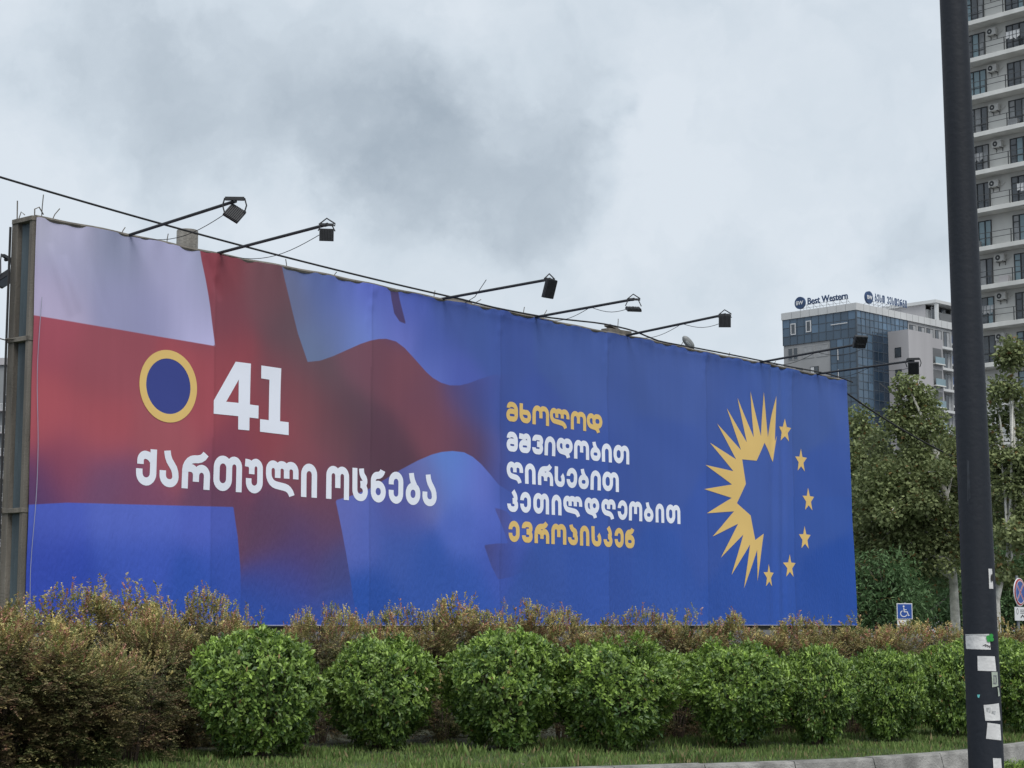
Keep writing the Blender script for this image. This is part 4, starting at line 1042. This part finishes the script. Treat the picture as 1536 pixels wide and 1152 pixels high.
# --- distant block at the far left
LC = at(-8, 548, 235)
lb = thing('apartment_building', 'grey apartment block with small white-framed windows at the left edge', 'building', (LC.x, LC.y, 0), R(-12))
mb = MB(); mb.span((-22, 0, 0), (4.2, 12, LC.z)); mb.build('wall', mat('grey_render', (.24, .25, .26), .9, .12, .3), lb)
mb = MB(); mb.span((-22.3, -.3, LC.z + .002), (4.5, 12.3, LC.z + .9)); mb.build('parapet', M['pale_render'], lb)
for fl in range(11):
    z = LC.z - 5.6 - fl * 2.9
    if z < 2: break
    for x in (-10.6, -7.4, -4.2, -.9, 1.6):
        window(lb, x, x + 1.3, z, z + 1.75, 'y', 2, 'frame_white', 'dark_glass', .03, 'curtain', .1)
    mb = MB(); mb.span((-3.2, -1.1, z - .5), (3.6, -.01, z - .3)); mb.build('balcony_slab', M['pale_render'], lb)
    mb = MB(); mb.span((-3.2, -1.08, z + .42), (3.6, -1.04, z + .48))
    for k in range(28): mb.span((-3.2 + k * .25, -1.07, z - .3), (-3.16 + k * .25, -1.04, z + .42))
    mb.build('balustrade', M['frame_white'], lb)

# ------------------------------------------------------------------ foliage
def unit(v): return v / (np.linalg.norm(v, axis=1, keepdims=True) + 1e-9)
def leaf_mesh(name, pos, dr, nr, ln, wr, col, m, fold=.18, simple=False):
    """leaf blades: base, left, mid, right, tip (4 triangles) or a folded kite (2 triangles)"""
    n = len(pos); dr = unit(dr); side = unit(np.cross(dr, nr)); up = np.cross(side, dr)
    ln = ln[:, None]; w = ln * wr
    if simple:
        Vv = np.stack([pos, pos + dr * ln * .5 - side * w + up * w * fold, pos + dr * ln, pos + dr * ln * .5 + side * w + up * w * fold], 1)
        b = np.arange(n)[:, None] * 4; F = np.concatenate([b + [0, 1, 2], b + [0, 2, 3]]).reshape(-1, 3); k = 4
    else:
        mid = pos + dr * ln * .55
        Vv = np.stack([pos, mid - side * w + up * w * fold * 1.5, mid - up * ln * .02, mid + side * w + up * w * fold * 1.5, pos + dr * ln - up * ln * .12], 1)
        b = np.arange(n)[:, None] * 5; F = np.concatenate([b + [0, 1, 2], b + [0, 2, 3], b + [2, 1, 4], b + [2, 4, 3]]).reshape(-1, 3); k = 5
    return npmesh(name, Vv.reshape(-1, 3), F, np.repeat(col, k, 0))
def rand_unit(rg, n): return unit(rg.normal(size=(n, 3)))

def green_bush_meshes(seed, W=.78, H=1.32, nclu=2500, per=9, tap=.34, lump=1.0, pw=3.0):
    rg = np.random.default_rng(seed)
    # lumpy rounded-box surface
    d = rand_unit(rg, nclu * 2); d = d[(d[:, 2] > -.82)][:nclu]; n = len(d)
    ph = rg.uniform(0, 6, 8)
    def rad(d):
        th = np.arctan2(d[:, 1], d[:, 0]); l = 1 + lump * .05 * np.sin(3 * th + ph[0] + 2 * d[:, 2]) + lump * .045 * np.sin(5 * th + ph[1] - 3 * d[:, 2]) + lump * .04 * np.sin(9 * d[:, 2] + 2 * th + ph[2])
        p = pw; q = (np.abs(d[:, 0]) ** p + np.abs(d[:, 1]) ** p + np.abs(d[:, 2]) ** p) ** (-1 / p)
        return l * (.55 + .45 * q) 
    r = rad(d)[:, None]; depth = rg.choice([1, .93, .84, .72], n, p=[.46, .26, .16, .12])[:, None] * rg.uniform(.96, 1.05, (n, 1))
    taper = 1 - tap * np.clip(-d[:, 2:3] + .1, 0, 1) ** 1.1
    c = d * r * depth * [[W, W, H / 2]] * np.concatenate([taper, taper, np.ones_like(taper)], 1)
    c[:, 2] += H / 2 + .04
    c[:, 2] = np.maximum(c[:, 2], .06 + rg.uniform(0, .12, n))
    out = unit(d * [[1, 1, 1.1]] + [[0, 0, .45]])
    P = np.repeat(c, per, 0); O_ = np.repeat(out, per, 0); k = len(P)
    dr = unit(O_ * rg.uniform(.3, 1.2, (k, 1)) + rand_unit(rg, k) * .95)
    nr = unit(O_ + rand_unit(rg, k) * .5)
    P = P + rand_unit(rg, k) * .028 - O_ * rg.uniform(0, .05, (k, 1))
    ln = rg.uniform(.044, .082, k) * np.repeat(rg.uniform(.8, 1.2, n), per)
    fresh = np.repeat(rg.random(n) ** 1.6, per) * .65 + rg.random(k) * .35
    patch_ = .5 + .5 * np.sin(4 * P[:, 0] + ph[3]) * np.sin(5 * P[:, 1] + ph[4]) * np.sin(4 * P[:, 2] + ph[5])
    newg_shade = .55 + .55 * np.clip(P[:, 2] / H, 0, 1) ** 1.3 + .25 * (patch_ - .5)      # young growth at the top; shade toward the foot also put into the colour
    fresh = np.clip(fresh * (.62 + .5 * np.repeat((depth[:, 0] > .9), per)) * newg_shade, 0, 1)[:, None]
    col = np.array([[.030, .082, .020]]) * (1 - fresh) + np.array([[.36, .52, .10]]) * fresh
    y = rg.random(k) < .006; col[y] = [.30, .20, .08]
    me = leaf_mesh('foliage', P, dr, nr, ln, .24, col, None)
    me.materials.append(M['green_leaf'])
    mb = MB(); rr = random.Random(seed)
    for _ in range(16):
        a = rr.uniform(0, 6.28); q = rr.uniform(.2, .85)
        e = (W * .75 * q * math.cos(a), W * .75 * q * math.sin(a), H * rr.uniform(.45, .85))
        mb.tube([(.06 * math.cos(a), .06 * math.sin(a), -.05), (e[0] * .5, e[1] * .5, .3 * H), e], [.022, .014, .005], 5)
    return me, mb.mesh('stems', [M['twig']])

def shrub_meshes(seed, W=.95, H=1.55, nsp=5400, sprigs=14, sprig_h=.45, dens=1.0):
    """russet abelia-like shrub: flat sprays low down, upright golden shoots on top"""
    rg = np.random.default_rng(seed); nsp = int(nsp * dens)
    ncl = nsp // 13
    dc = rand_unit(rg, ncl * 2); dc = dc[dc[:, 2] > -.93][:ncl]; cl = rg.integers(0, len(dc), nsp)
    d = unit(dc[cl] + rand_unit(rg, nsp) * rg.random((nsp, 1)) ** .6 * .17 * [[1, 1, .55]]); n = len(d)
    depc = rg.choice([1, .9, .76, .55], len(dc), p=[.42, .28, .2, .1])[cl][:, None]; huec = rg.random(len(dc))[cl][:, None]
    ph = rg.uniform(0, 6, 4); th = np.arctan2(d[:, 1], d[:, 0])
    r = (1 + .15 * np.sin(3 * th + ph[0] + 3 * d[:, 2]) + .12 * np.sin(5 * th + ph[1]) + .13 * np.sin(7 * d[:, 2] + ph[2] + 2 * th))[:, None]
    dep = depc * rg.uniform(.93, 1.05, (n, 1))
    c = d * r * dep * [[W, W, H / 2]]; c[:, 2] += H / 2
    q = (np.abs(d[:, 2]) > .5) ; c[:, 2] = np.where(d[:, 2] > .3, c[:, 2] + .06 * rg.random(n), c[:, 2])
    c[:, 2] = np.maximum(c[:, 2], .03 + rg.uniform(0, .2, n))
    upf = np.clip((c[:, 2] / H - .74 + .10 * np.sin(4 * c[:, 0] + ph[3])) / .26, 0, 1)[:, None]
    dr = unit(np.concatenate([d[:, :2], np.zeros((n, 1))], 1) * (1.1 - .8 * upf) + [[0, 0, 1]] * (-.05 + 1.05 * upf) + rand_unit(rg, n) * .38)
    L_ = rg.uniform(.13, .26, n) * (1 - .3 * upf[:, 0])
    # upright sprigs above the crown
    sp = []
    for _ in range(sprigs):
        a = rg.uniform(0, 6.28); q = rg.uniform(0, .85) ; b = np.array([W * q * math.cos(a), W * q * math.sin(a), H * (1 - .25 * q * q)])
        h = sprig_h * rg.uniform(.35, 1); t = unit(np.array([[rg.normal() * .25, rg.normal() * .25, 1]]))[0]
        for j in range(int(h / .045)): 
            sp.append((b + t * j * .045 - [0, 0, .05], unit((t + rg.normal(size=3) * .55)[None])[0], .10))
    if sp:
        c = np.concatenate([c, [x[0] for x in sp]]); dr = np.concatenate([dr, [x[1] for x in sp]]); L_ = np.concatenate([L_, [x[2] for x in sp]])
        upf = np.concatenate([upf, np.ones((len(sp), 1))])
    n2 = len(c); per = 13
    t = np.tile(np.arange(per) / per, n2); k = n2 * per
    D_ = np.repeat(dr, per, 0); P = np.repeat(c, per, 0) + D_ * (np.repeat(L_, per) * t)[:, None]
    if sp: pass
    sidev = unit(np.cross(D_, [[0, 0, 1]]) + 1e-4) * np.where(np.arange(k) % 2, 1, -1)[:, None]
    ld = unit(D_ * .7 + sidev * .9 + rand_unit(rg, k) * .55)
    nr = unit(np.array([[0, 0, 1]]) + rand_unit(rg, k) * .5)
    ln = rg.uniform(.024, .050, k)
    hue = rg.random(n2)[:, None] * .4 + np.concatenate([huec, rg.random((n2 - n, 1))]) * .6
    zone = (.5 + .5 * np.sin(3.1 * c[:, 0] + ph[0]) * np.sin(3.7 * c[:, 1] + ph[1]) + .35 * np.sin(5 * c[:, 2] + 3 * c[:, 0] + ph[2]))[:, None]
    hue = np.clip(hue * .6 + (zone - .3) * .7, 0, 1)
    base = np.array([[.075, .115, .04]]) * (1 - hue) + np.array([[.115, .068, .045]]) * hue
    gold = np.array([[.52, .44, .18]]); pink = np.array([[.44, .22, .16]]); olive = np.array([[.24, .30, .10]])
    h2 = rg.random(n2)[:, None]; topc = np.where(h2 < .42, gold, np.where(h2 < .62, pink, olive))
    mixf = np.clip(upf * .95 + rg.random((n2, 1)) ** 2 * .5 - .08, 0, 1)
    cc_ = np.repeat((base * (1 - mixf) + topc * mixf) * (.7 + .6 * np.concatenate([huec, rg.random((n2 - n, 1))])), per, 0) * rg.uniform(.7, 1.35, (k, 1))
    # shoot tips carry the youngest leaves
    tipf = (t ** 2)[:, None] * .45; cc_ = cc_ * (1 - tipf) + np.repeat(np.where(h2 < .5, gold, pink), per, 0) * tipf * (.35 + .65 * np.repeat(mixf, per, 0)) + cc_ * tipf * (.4 - .4 * np.repeat(mixf, per, 0))
    me = leaf_mesh('foliage', P, ld, nr, ln, .30, cc_, None, simple=True); me.materials.append(M['brown_leaf'])
    mb = MB(); rr = random.Random(seed)
    for _ in range(14):
        a = rr.uniform(0, 6.28); q = rr.uniform(.2, .9)
        e = (W * .8 * q * math.cos(a), W * .8 * q * math.sin(a), H * rr.uniform(.5, .95))
        mb.tube([(.1 * math.cos(a), .1 * math.sin(a), -.05), (e[0] * .4, e[1] * .4, .35 * H), e], [.025, .016, .005], 5)
    if sp:
        for _ in range(0): pass
    return me, mb.mesh('stems', [M['twig']])

gv = [green_bush_meshes(11, tap=.30, pw=2.6), green_bush_meshes(12, H=1.28, tap=.42, lump=1.3), green_bush_meshes(13, tap=.36, lump=1.5, pw=3.4), green_bush_meshes(14, tap=.5, lump=1.2, pw=2.4), green_bush_meshes(15, tap=.4, lump=1.8, pw=3.6), green_bush_meshes(16, tap=.55, lump=1.4)]
BUSH = [ # u, base v, width px, top v, label
 (388, 1148, 202, 944, 'leftmost clipped green bush, round and standing a little forward of the row'),
 (572, 1134, 170, 950, 'second clipped green bush from the left, below the last letters of the party name'),
 (757, 1133, 186, 946, 'third clipped green bush from the left, with tall shoots on its top'),
 (922, 1133, 188, 960, 'fourth clipped green bush from the left, below the slogan'),
 (1105, 1129, 168, 962, 'fifth large clipped green bush in the front row, left of the sunburst'),
 (1222, 1127, 120, 968, 'sixth clipped green bush in the front row, tapering to a narrow foot below the sunburst'),
 (1325, 1119, 120, 970, 'seventh clipped green bush in the front row, right of the billboard\'s right end'),
 (1425, 1112, 112, 966, 'eighth clipped green bush in the front row, partly behind the dark post'),
 (1540, 1106, 130, 968, 'clipped green bush cut by the right edge of the photo')]
for i, (u, bv, w, tv, lab) in enumerate(BUSH):
    b = atz(u, bv, LZ); Yc = b.y + .42; top = at(u, tv, Yc - .1).z; h = top - LZ + .0
    X0 = (u - 768) * (Yc * CT) / FPX; wm = w * Yc / FPX / 2 * .96
    t = thing('clipped_bush', lab, 'bush', (X0, Yc, LZ + .0), i * 1.9, 'clipped green bushes along the kerb')
    fm, sm = gv[(0, 1, 2, 4, 3, 5, 1, 2, 4)[i]]; sx = wm / .80; sz = h / 1.42
    o = link('foliage', fm, None, t); o.scale = (sx, sx, sz); o = link('stems', sm, None, t); o.scale = (sx, sx, sz)
for i, (u, Y, w, h, lab) in enumerate([(1012, 23.0, .55, 1.06, 'green bush half hidden between the fourth and fifth front bushes'), (680, 22.8, .42, .75, 'low green bush in the dark gap left of the third front bush'), (1168, 23.8, .5, .98, 'green bush peeping over the fifth and sixth front bushes'), (1275, 24.6, .5, .98, 'green bush behind the gap left of the seventh front bush'), (1378, 25.2, .55, 1.0, 'green bush behind the gap between the seventh and eighth front bushes'), (1485, 25.4, .8, 1.2, 'green bush directly behind the dark post')]):
    t = thing('clipped_bush', lab, 'bush', ((u - 768) * (Y * CT) / FPX, Y, LZ), 2.5 + i, 'clipped green bushes of the second row')
    fm, sm = gv[(i + 2) % 4]
    o = link('foliage', fm, None, t); o.scale = (w / .8, w / .8, h / 1.42); o = link('stems', sm, None, t); o.scale = (w / .8, w / .8, h / 1.42)
# near bit of green at the bottom right corner, in front of the kerb
q = at(1532, 1150, 15.5)
t = thing('low_green_plant', 'low bright green plant in the bottom right corner beside the post', 'plant', (q.x, 15.6, 0), .4)
for nm, me_ in zip(('foliage', 'stems'), gv[1]): o = link(nm, me_, None, t); o.scale = (.30, .30, .34)

sv = [shrub_meshes(21, sprigs=12, sprig_h=.38), shrub_meshes(22, sprigs=14, sprig_h=.62), shrub_meshes(23, sprigs=6, sprig_h=.25), shrub_meshes(24, sprigs=12, sprig_h=.42), shrub_meshes(25, sprigs=16, sprig_h=.6), shrub_meshes(26, sprigs=4, sprig_h=.15, nsp=2600)]
SHR = [ # u, Y, half width m, height m, variant, label
 (-75, 18.2, .85, 1.50, 0, 'russet shrub cut by the left edge of the photo'),
 (12, 17.8, .78, 1.28, 2, 'olive and russet shrub filling the bottom left corner'),
 (70, 20.6, .85, 1.52, 3, 'tall russet shrub in front of the left end of the billboard'),
 (112, 18.0, .60, 1.16, 0, 'lower olive shrub second from the left edge at the bottom'),
 (198, 18.7, .55, 1.10, 5, 'low dark olive shrub at the bottom just left of the round green bush'),
 (168, 21.2, .80, 1.58, 1, 'russet shrub with a tall plume of shoots, left of the party name'),
 (235, 20.2, .62, 1.40, 2, 'dark-centred russet shrub left of the round green bush'),
 (285, 21.4, .74, 1.50, 3, 'golden-topped russet shrub just left of and behind the round green bush'),
 (345, 22.6, .50, 1.40, 1, 'russet shrub with loose shoots directly behind the leftmost green bush'),
 (482, 21.7, .42, .72, 5, 'low olive shrub in the gap between the first and second green bushes'),
 (664, 22.0, .40, .80, 5, 'low dark shrub in the gap between the second and third green bushes'),
 (842, 22.2, .42, .84, 5, 'low dark shrub in the gap between the third and fourth green bushes'),
 (1015, 22.2, .40, .80, 5, 'low dark shrub in the gap between the fourth and fifth green bushes'),
 (1168, 22.6, .36, .80, 5, 'low dark shrub in the gap between the fifth and sixth green bushes'),
 (1276, 23.4, .36, .80, 5, 'low dark shrub in the gap between the sixth and seventh green bushes'),
 (470, 24.2, .58, 1.40, 2, 'golden russet shrub showing between the first and second green bushes'),
 (545, 24.8, .60, 1.34, 2, 'russet shrub behind the second green bush'),
 (625, 25.2, .70, 1.38, 3, 'russet shrub between the second and third green bushes'),
 (692, 25.6, .75, 1.46, 4, 'tallest plumed russet shrub of the back hedge, behind the third green bush'),
 (775, 26.2, .75, 1.40, 4, 'plumed russet shrub behind the right half of the third green bush'),
 (860, 26.8, .75, 1.36, 3, 'russet shrub behind the fourth green bush'),
 (940, 27.3, .75, 1.36, 3, 'russet shrub of the back hedge below the gold slogan line'),
 (1020, 27.9, .80, 1.36, 0, 'russet shrub of the back hedge left of the sunburst'),
 (1100, 28.5, .80, 1.32, 3, 'russet shrub of the back hedge below the sunburst'),
 (1180, 29.1, .82, 1.28, 3, 'russet shrub of the back hedge below the six stars'),
 (1260, 29.8, .85, 1.28, 0, 'russet shrub of the back hedge at the billboard\'s right end'),
 (1335, 30.4, .85, 1.22, 2, 'russet shrub in front of the blue parking sign'),
 (1410, 31.0, .9, 1.24, 2, 'russet shrub in front of the white tree trunk'),
 (1490, 31.6, .9, 1.26, 0, 'russet shrub behind the dark post'),
 (1560, 32.2, .9, 1.26, 2, 'russet shrub below the no stopping sign')]
for i, (u, Y, w, h, k, lab) in enumerate(SHR):
    t = thing('russet_shrub', lab, 'shrub', ((u - 768) * (Y * CT) / FPX, Y, LZ), i * 2.3, 'russet shrubs of the hedge')
    for nm, me_ in zip(('foliage', 'stems'), sv[k]): o = link(nm, me_, None, t); o.scale = (w / .95, w / .95, h / 1.6)

# trees
def tree(name, lab, cat, base, trunk, clumps, seed, leaf=.15, per=260, cr=.55, tr=.14, bark='bark', colA=(.05, .075, .022), colB=(.13, .15, .045), group=None, limb=.05, comp=False):
    """trunk: list of points relative to base; clumps: list of (x,y,z,r) masses relative to base"""
    rg = np.random.default_rng(seed); rr = random.Random(seed)
    t = thing(name, lab, cat, base, 0, group)
    k = len(trunk)
    mb = MB(); mb.tube(trunk, [tr * (1 - .62 * i / max(1, k - 1)) * (1.25 if i == 0 else 1) for i in range(k)], 12); mb.build('trunk', M[bark], t, smooth=True)
    mb = MB(); cs = []
    for (x, y, z, r) in clumps:
        m_ = max(2, int(7 * (r / .8) ** 2))
        for _ in range(m_):
            v = rand_unit(rg, 1)[0] * r * rg.random() ** .4; cs.append((x + v[0], y + v[1], z + v[2] * .9))
        j = min(range(k), key=lambda i: abs(trunk[i][2] - (z - r * 1.2)) + .2 * math.dist(trunk[i][:2], (x, y))); a = Vector(trunk[j])
        mid = a.lerp(Vector((x, y, z)), .5) + Vector((rr.uniform(-.2, .2), rr.uniform(-.2, .2), rr.uniform(-.1, .25)))
        mb.tube([a, mid, Vector((x, y, z))], [limb * .8, limb * .6, limb * .35], 6)
        for q_ in range(5):
            e = Vector(cs[-1 - q_ % m_]); mb.tube([Vector((x, y, z)), (Vector((x, y, z)) + e) / 2 + Vector((0, 0, .1)), e], [limb * .45, limb * .3, .006], 4)
    mb.build('limbs', M[bark], t, smooth=True)
    cs = np.array(cs); n = len(cs)
    P = np.repeat(cs, per, 0) + rand_unit(rg, n * per) * (cr * rg.random((n * per, 1)) ** .55) * [[1, 1, .8]]
    kk = len(P); out_ = unit(P - np.repeat(cs, per, 0))
    dr = unit(out_ * .6 + rand_unit(rg, kk) * .8 + [[0, 0, -.25]]); nr = unit(rand_unit(rg, kk) * .8 + [[0, 0, 1]])
    f_ = np.clip(np.repeat(rg.random(n), per) * .45 + rg.random(kk) * .55, 0, 1)[:, None]
    col = np.array([colA]) * (1 - f_) + np.array([colB]) * f_
    b_ = rg.random(kk) < .03; col[b_] = [.20, .13, .05]
    me = leaf_mesh('crown', P, dr, nr, rg.uniform(leaf * .6, leaf * 1.15, kk), .16 if comp else .40, col, None, simple=True)
    link('crown', me, M['tree_leaf'], t); return t
def px2(b, L_):    # masses given as photo column, row, metres behind the base, radius
    o = []
    for u, v, dy, r in L_:
        p = at(u, v, b.y + dy); o.append((p.x - b.x, p.y - b.y, p.z, r))
    return o
def tb(u, Y): return Vector(((u - 768) * (Y * CT) / FPX, Y, 0))
OL = dict(colA=(.105, .14, .058), colB=(.32, .365, .165))
b = tb(1434, 48)
tp_ = lambda b, L_: [(at(u, v, b.y).x - b.x, 0, at(u, v, b.y).z if v < 1000 else 0) for u, v in L_]
tree('plane_tree', 'plane tree with a peeling white trunk just left of the dark post', 'tree', b, tp_(b, [(1434, 1030), (1433, 930), (1430, 870), (1424, 810), (1420, 750), (1405, 690), (1385, 630)]),
     px2(b, [(1395, 800, 0, .8), (1350, 790, .3, .9), (1310, 770, .5, .85), (1370, 720, -.3, .95), (1410, 730, .5, .9), (1330, 700, .6, .85), (1390, 665, .2, .8), (1355, 655, 0, .6), (1410, 835, .8, .6), (1385, 830, .6, .6), (1330, 825, .5, .7), (1300, 815, .6, .7), (1360, 750, -.4, .9), (1320, 735, 0, .8), (1415, 780, -.2, .7), (1440, 690, 1, .9), (1450, 770, 1, .9), (1368, 612, 0, .26), (1362, 580, 0, .10), (1384, 598, .2, .10), (1395, 625, .2, .22), (1350, 625, .2, .14), (1405, 835, -.5, .5), (1440, 825, -.4, .4)]), 31, tr=.14, per=300, leaf=.12, cr=.46, group='plane trees beyond the billboard', **OL)
b = tb(1318, 54)
tree('plane_tree', 'plane tree rising right beside the billboard\'s right edge', 'tree', b, tp_(b, [(1318, 1000), (1317, 900), (1312, 800), (1300, 700), (1292, 640)]),
     px2(b, [(1300, 700, 0, .8), (1285, 740, .4, .9), (1320, 740, .2, 1.0), (1300, 800, .3, 1.0), (1345, 810, .6, .9),  (1290, 665, .2, .55), (1284, 635, 0, .3), (1310, 670, .4, .6), (1270, 790, 1, 1.0)]), 32, tr=.07, per=300, leaf=.125, cr=.5, bark='twig', group='plane trees beyond the billboard', **OL)
b = tb(1497, 46)
tree('plane_tree', 'plane tree with a forked pale trunk to the right of the dark post', 'tree', b, tp_(b, [(1497, 1030), (1496, 950), (1495, 900), (1504, 862), (1512, 830)]),
     px2(b, [(1515, 780, .3, .7), (1545, 760, 0, .9), (1500, 720, .4, .7), (1530, 700, .2, .7), (1500, 640, .3, .55), (1515, 590, 0, .4), (1519, 550, 0, .28), (1495, 590, .2, .35), (1560, 690, .4, .9), (1490, 830, -.3, .5), (1540, 830, .5, .7), (1515, 810, -.4, .6), (1500, 860, .3, .4), (1500, 670, 0, .5), (1530, 640, .5, .35), (1518, 525, 0, .14)]), 33, tr=.12, per=280, leaf=.125, cr=.42, group='plane trees beyond the billboard', **OL)
DG = dict(colA=(.05, .10, .042), colB=(.17, .28, .12))
for (u, Y, L_, sd, lab) in ((1330, 46.6, [(1290, 890, 0, .6), (1330, 875, 0, .6), (1318, 852, .0, .5), (1352, 862, .2, .45), (1300, 850, .2, .5), (1345, 900, -.2, .6), (1375, 880, 1.2, .4), (1315, 915, .2, .7), (1362, 912, .6, .5), (1275, 915, 0, .6), (1395, 900, 4, .8), (1440, 880, 5, 1.1), (1420, 905, 5, .9)], 41, 'dark green feathery tree behind the blue parking sign'),
                            (1515, 57, [(1500, 870, 0, .9), (1530, 860, 0, .9), (1560, 880, .3, 1), (1510, 910, .2, 1), (1545, 915, .2, 1), (1480, 910, .6, 1), (1500, 820, .6, .8), (1550, 830, .4, .8)], 42, 'dark green feathery tree behind the no stopping sign')):
    b = tb(u, Y); tree('feathery_tree', lab, 'tree', b, [(0, 0, 0), (.05, 0, .6), (0, 0, 1.4), (-.1, 0, 2.2)], px2(b, L_), sd, leaf=.17, per=300, cr=.6, tr=.1, bark='bark_dark', comp=True, limb=.03, group='dark feathery trees behind the signs', **DG)
for (u, Y, L_, sd, lab) in ((1300, 75, [(1270, 820, 0, 1.6), (1310, 800, 0, 1.6), (1350, 790, 0, 1.6), (1280, 880, 0, 1.6), (1330, 870, 0, 1.6), (1380, 860, 0, 1.6), (1340, 730, .4, 1.2), (1290, 720, .4, 1.2), (1250, 760, 0, 1.4)], 51, 'far shady tree filling the gap right of the billboard'),
                            (1430, 74, [(1420, 800, 0, 1.6), (1460, 770, 0, 1.6), (1400, 730, 0, 1.5), (1440, 860, 0, 1.6), (1500, 830, 0, 1.6), (1440, 700, .4, 1.2), (1480, 880, 0, 1.6), (1395, 680, 0, .9)], 52, 'far shady tree behind the dark post'),
                            (1560, 72, [(1540, 850, 0, 1.5), (1580, 820, 0, 1.6), (1530, 880, 0, 1.5), (1590, 880, 0, 1.6), (1600, 740, 0, 1.6), (1515, 800, 1, 1.0)], 53, 'far shady tree at the right edge of the photo')):
    b = tb(u, Y); tree('broadleaf_tree', lab, 'tree', b, [(0, 0, 0), (.05, 0, 1.2), (0, 0, 2.6), (-.1, 0, 4.2)], px2(b, L_), sd, leaf=.19, per=190, cr=.75, tr=.16, bark='bark_dark', group='far shady trees', colA=(.06, .08, .035), colB=(.16, .18, .08))

# grass along the kerb
rg = np.random.default_rng(5); n = 110000
ei = rg.integers(0, len(inner) - 1, n); IN = np.array([(x, y, q.x, q.y) for x, y, q in inner])
ok = (IN[ei, 0] > -5) & (IN[ei, 0] < 8.5); ei = ei[ok]; n = len(ei)
dd = rg.random(n) ** 1.2 * 3.4 + .0; tang = rg.uniform(-.14, .14, n)
x = IN[ei, 0] + IN[ei, 2] * dd + IN[ei, 3] * tang; y = IN[ei, 1] + IN[ei, 3] * dd - IN[ei, 2] * tang
pos = np.stack([x, y, np.full(n, LZ - .01) + np.minimum(dd / 2, 1) * .04], 1)
tuft = (np.sin(x * 2.3) * np.sin(y * 3.1 + x) > .55)
ln = rg.uniform(.03, .085, n) * np.where(tuft, 1.6, 1) * np.where(dd < .05, .6, 1)
dr = unit(rand_unit(rg, n) * .45 + [[0, 0, 1]]); nr = rand_unit(rg, n)
f_ = np.clip(rg.random((n, 1)) * .7 + .3 * (.5 + .5 * np.sin(x * 1.9 + 1) * np.sin(y * 2.7))[:, None], 0, 1); col = np.array([[.06, .11, .028]]) * (1 - f_) + np.array([[.22, .31, .09]]) * f_
ln = ln * (.55 + .75 * (.5 + .5 * np.sin(x * 3.3) * np.sin(y * 4.1 + x * .7)))
dry = rg.random(n) < .12; col[dry] = [.24, .20, .10]
me = leaf_mesh('grass', pos, dr, nr, ln, .10, col, None, simple=True)
link('grass', me, M['grass'], None, kind='stuff', label='short uneven grass along the kerb', category='grass')
# a few pale fallen leaves on the grass
rr = random.Random(9); n = 70; pos = []; 
for _ in range(n):
    k = rr.randrange(len(inner) - 1); x, y, q = inner[k]; d_ = rr.random() ** 1.5 * 1.2 + .05; pos.append((x + q.x * d_, y + q.y * d_, LZ + .03))
pos = np.array(pos); me = leaf_mesh('fallen_leaves', pos, unit(rg.normal(size=(n, 3)) * [[1, 1, .15]]), unit(rg.normal(size=(n, 3)) * .3 + [[0, 0, 1]]), rg.uniform(.04, .09, n), .3, np.tile([[.42, .34, .22]], (n, 1)) * rg.uniform(.6, 1.3, (n, 1)), None)
link('fallen_leaves', me, M['brown_leaf'], None, kind='stuff', label='pale fallen leaves scattered on the grass', category='leaves')
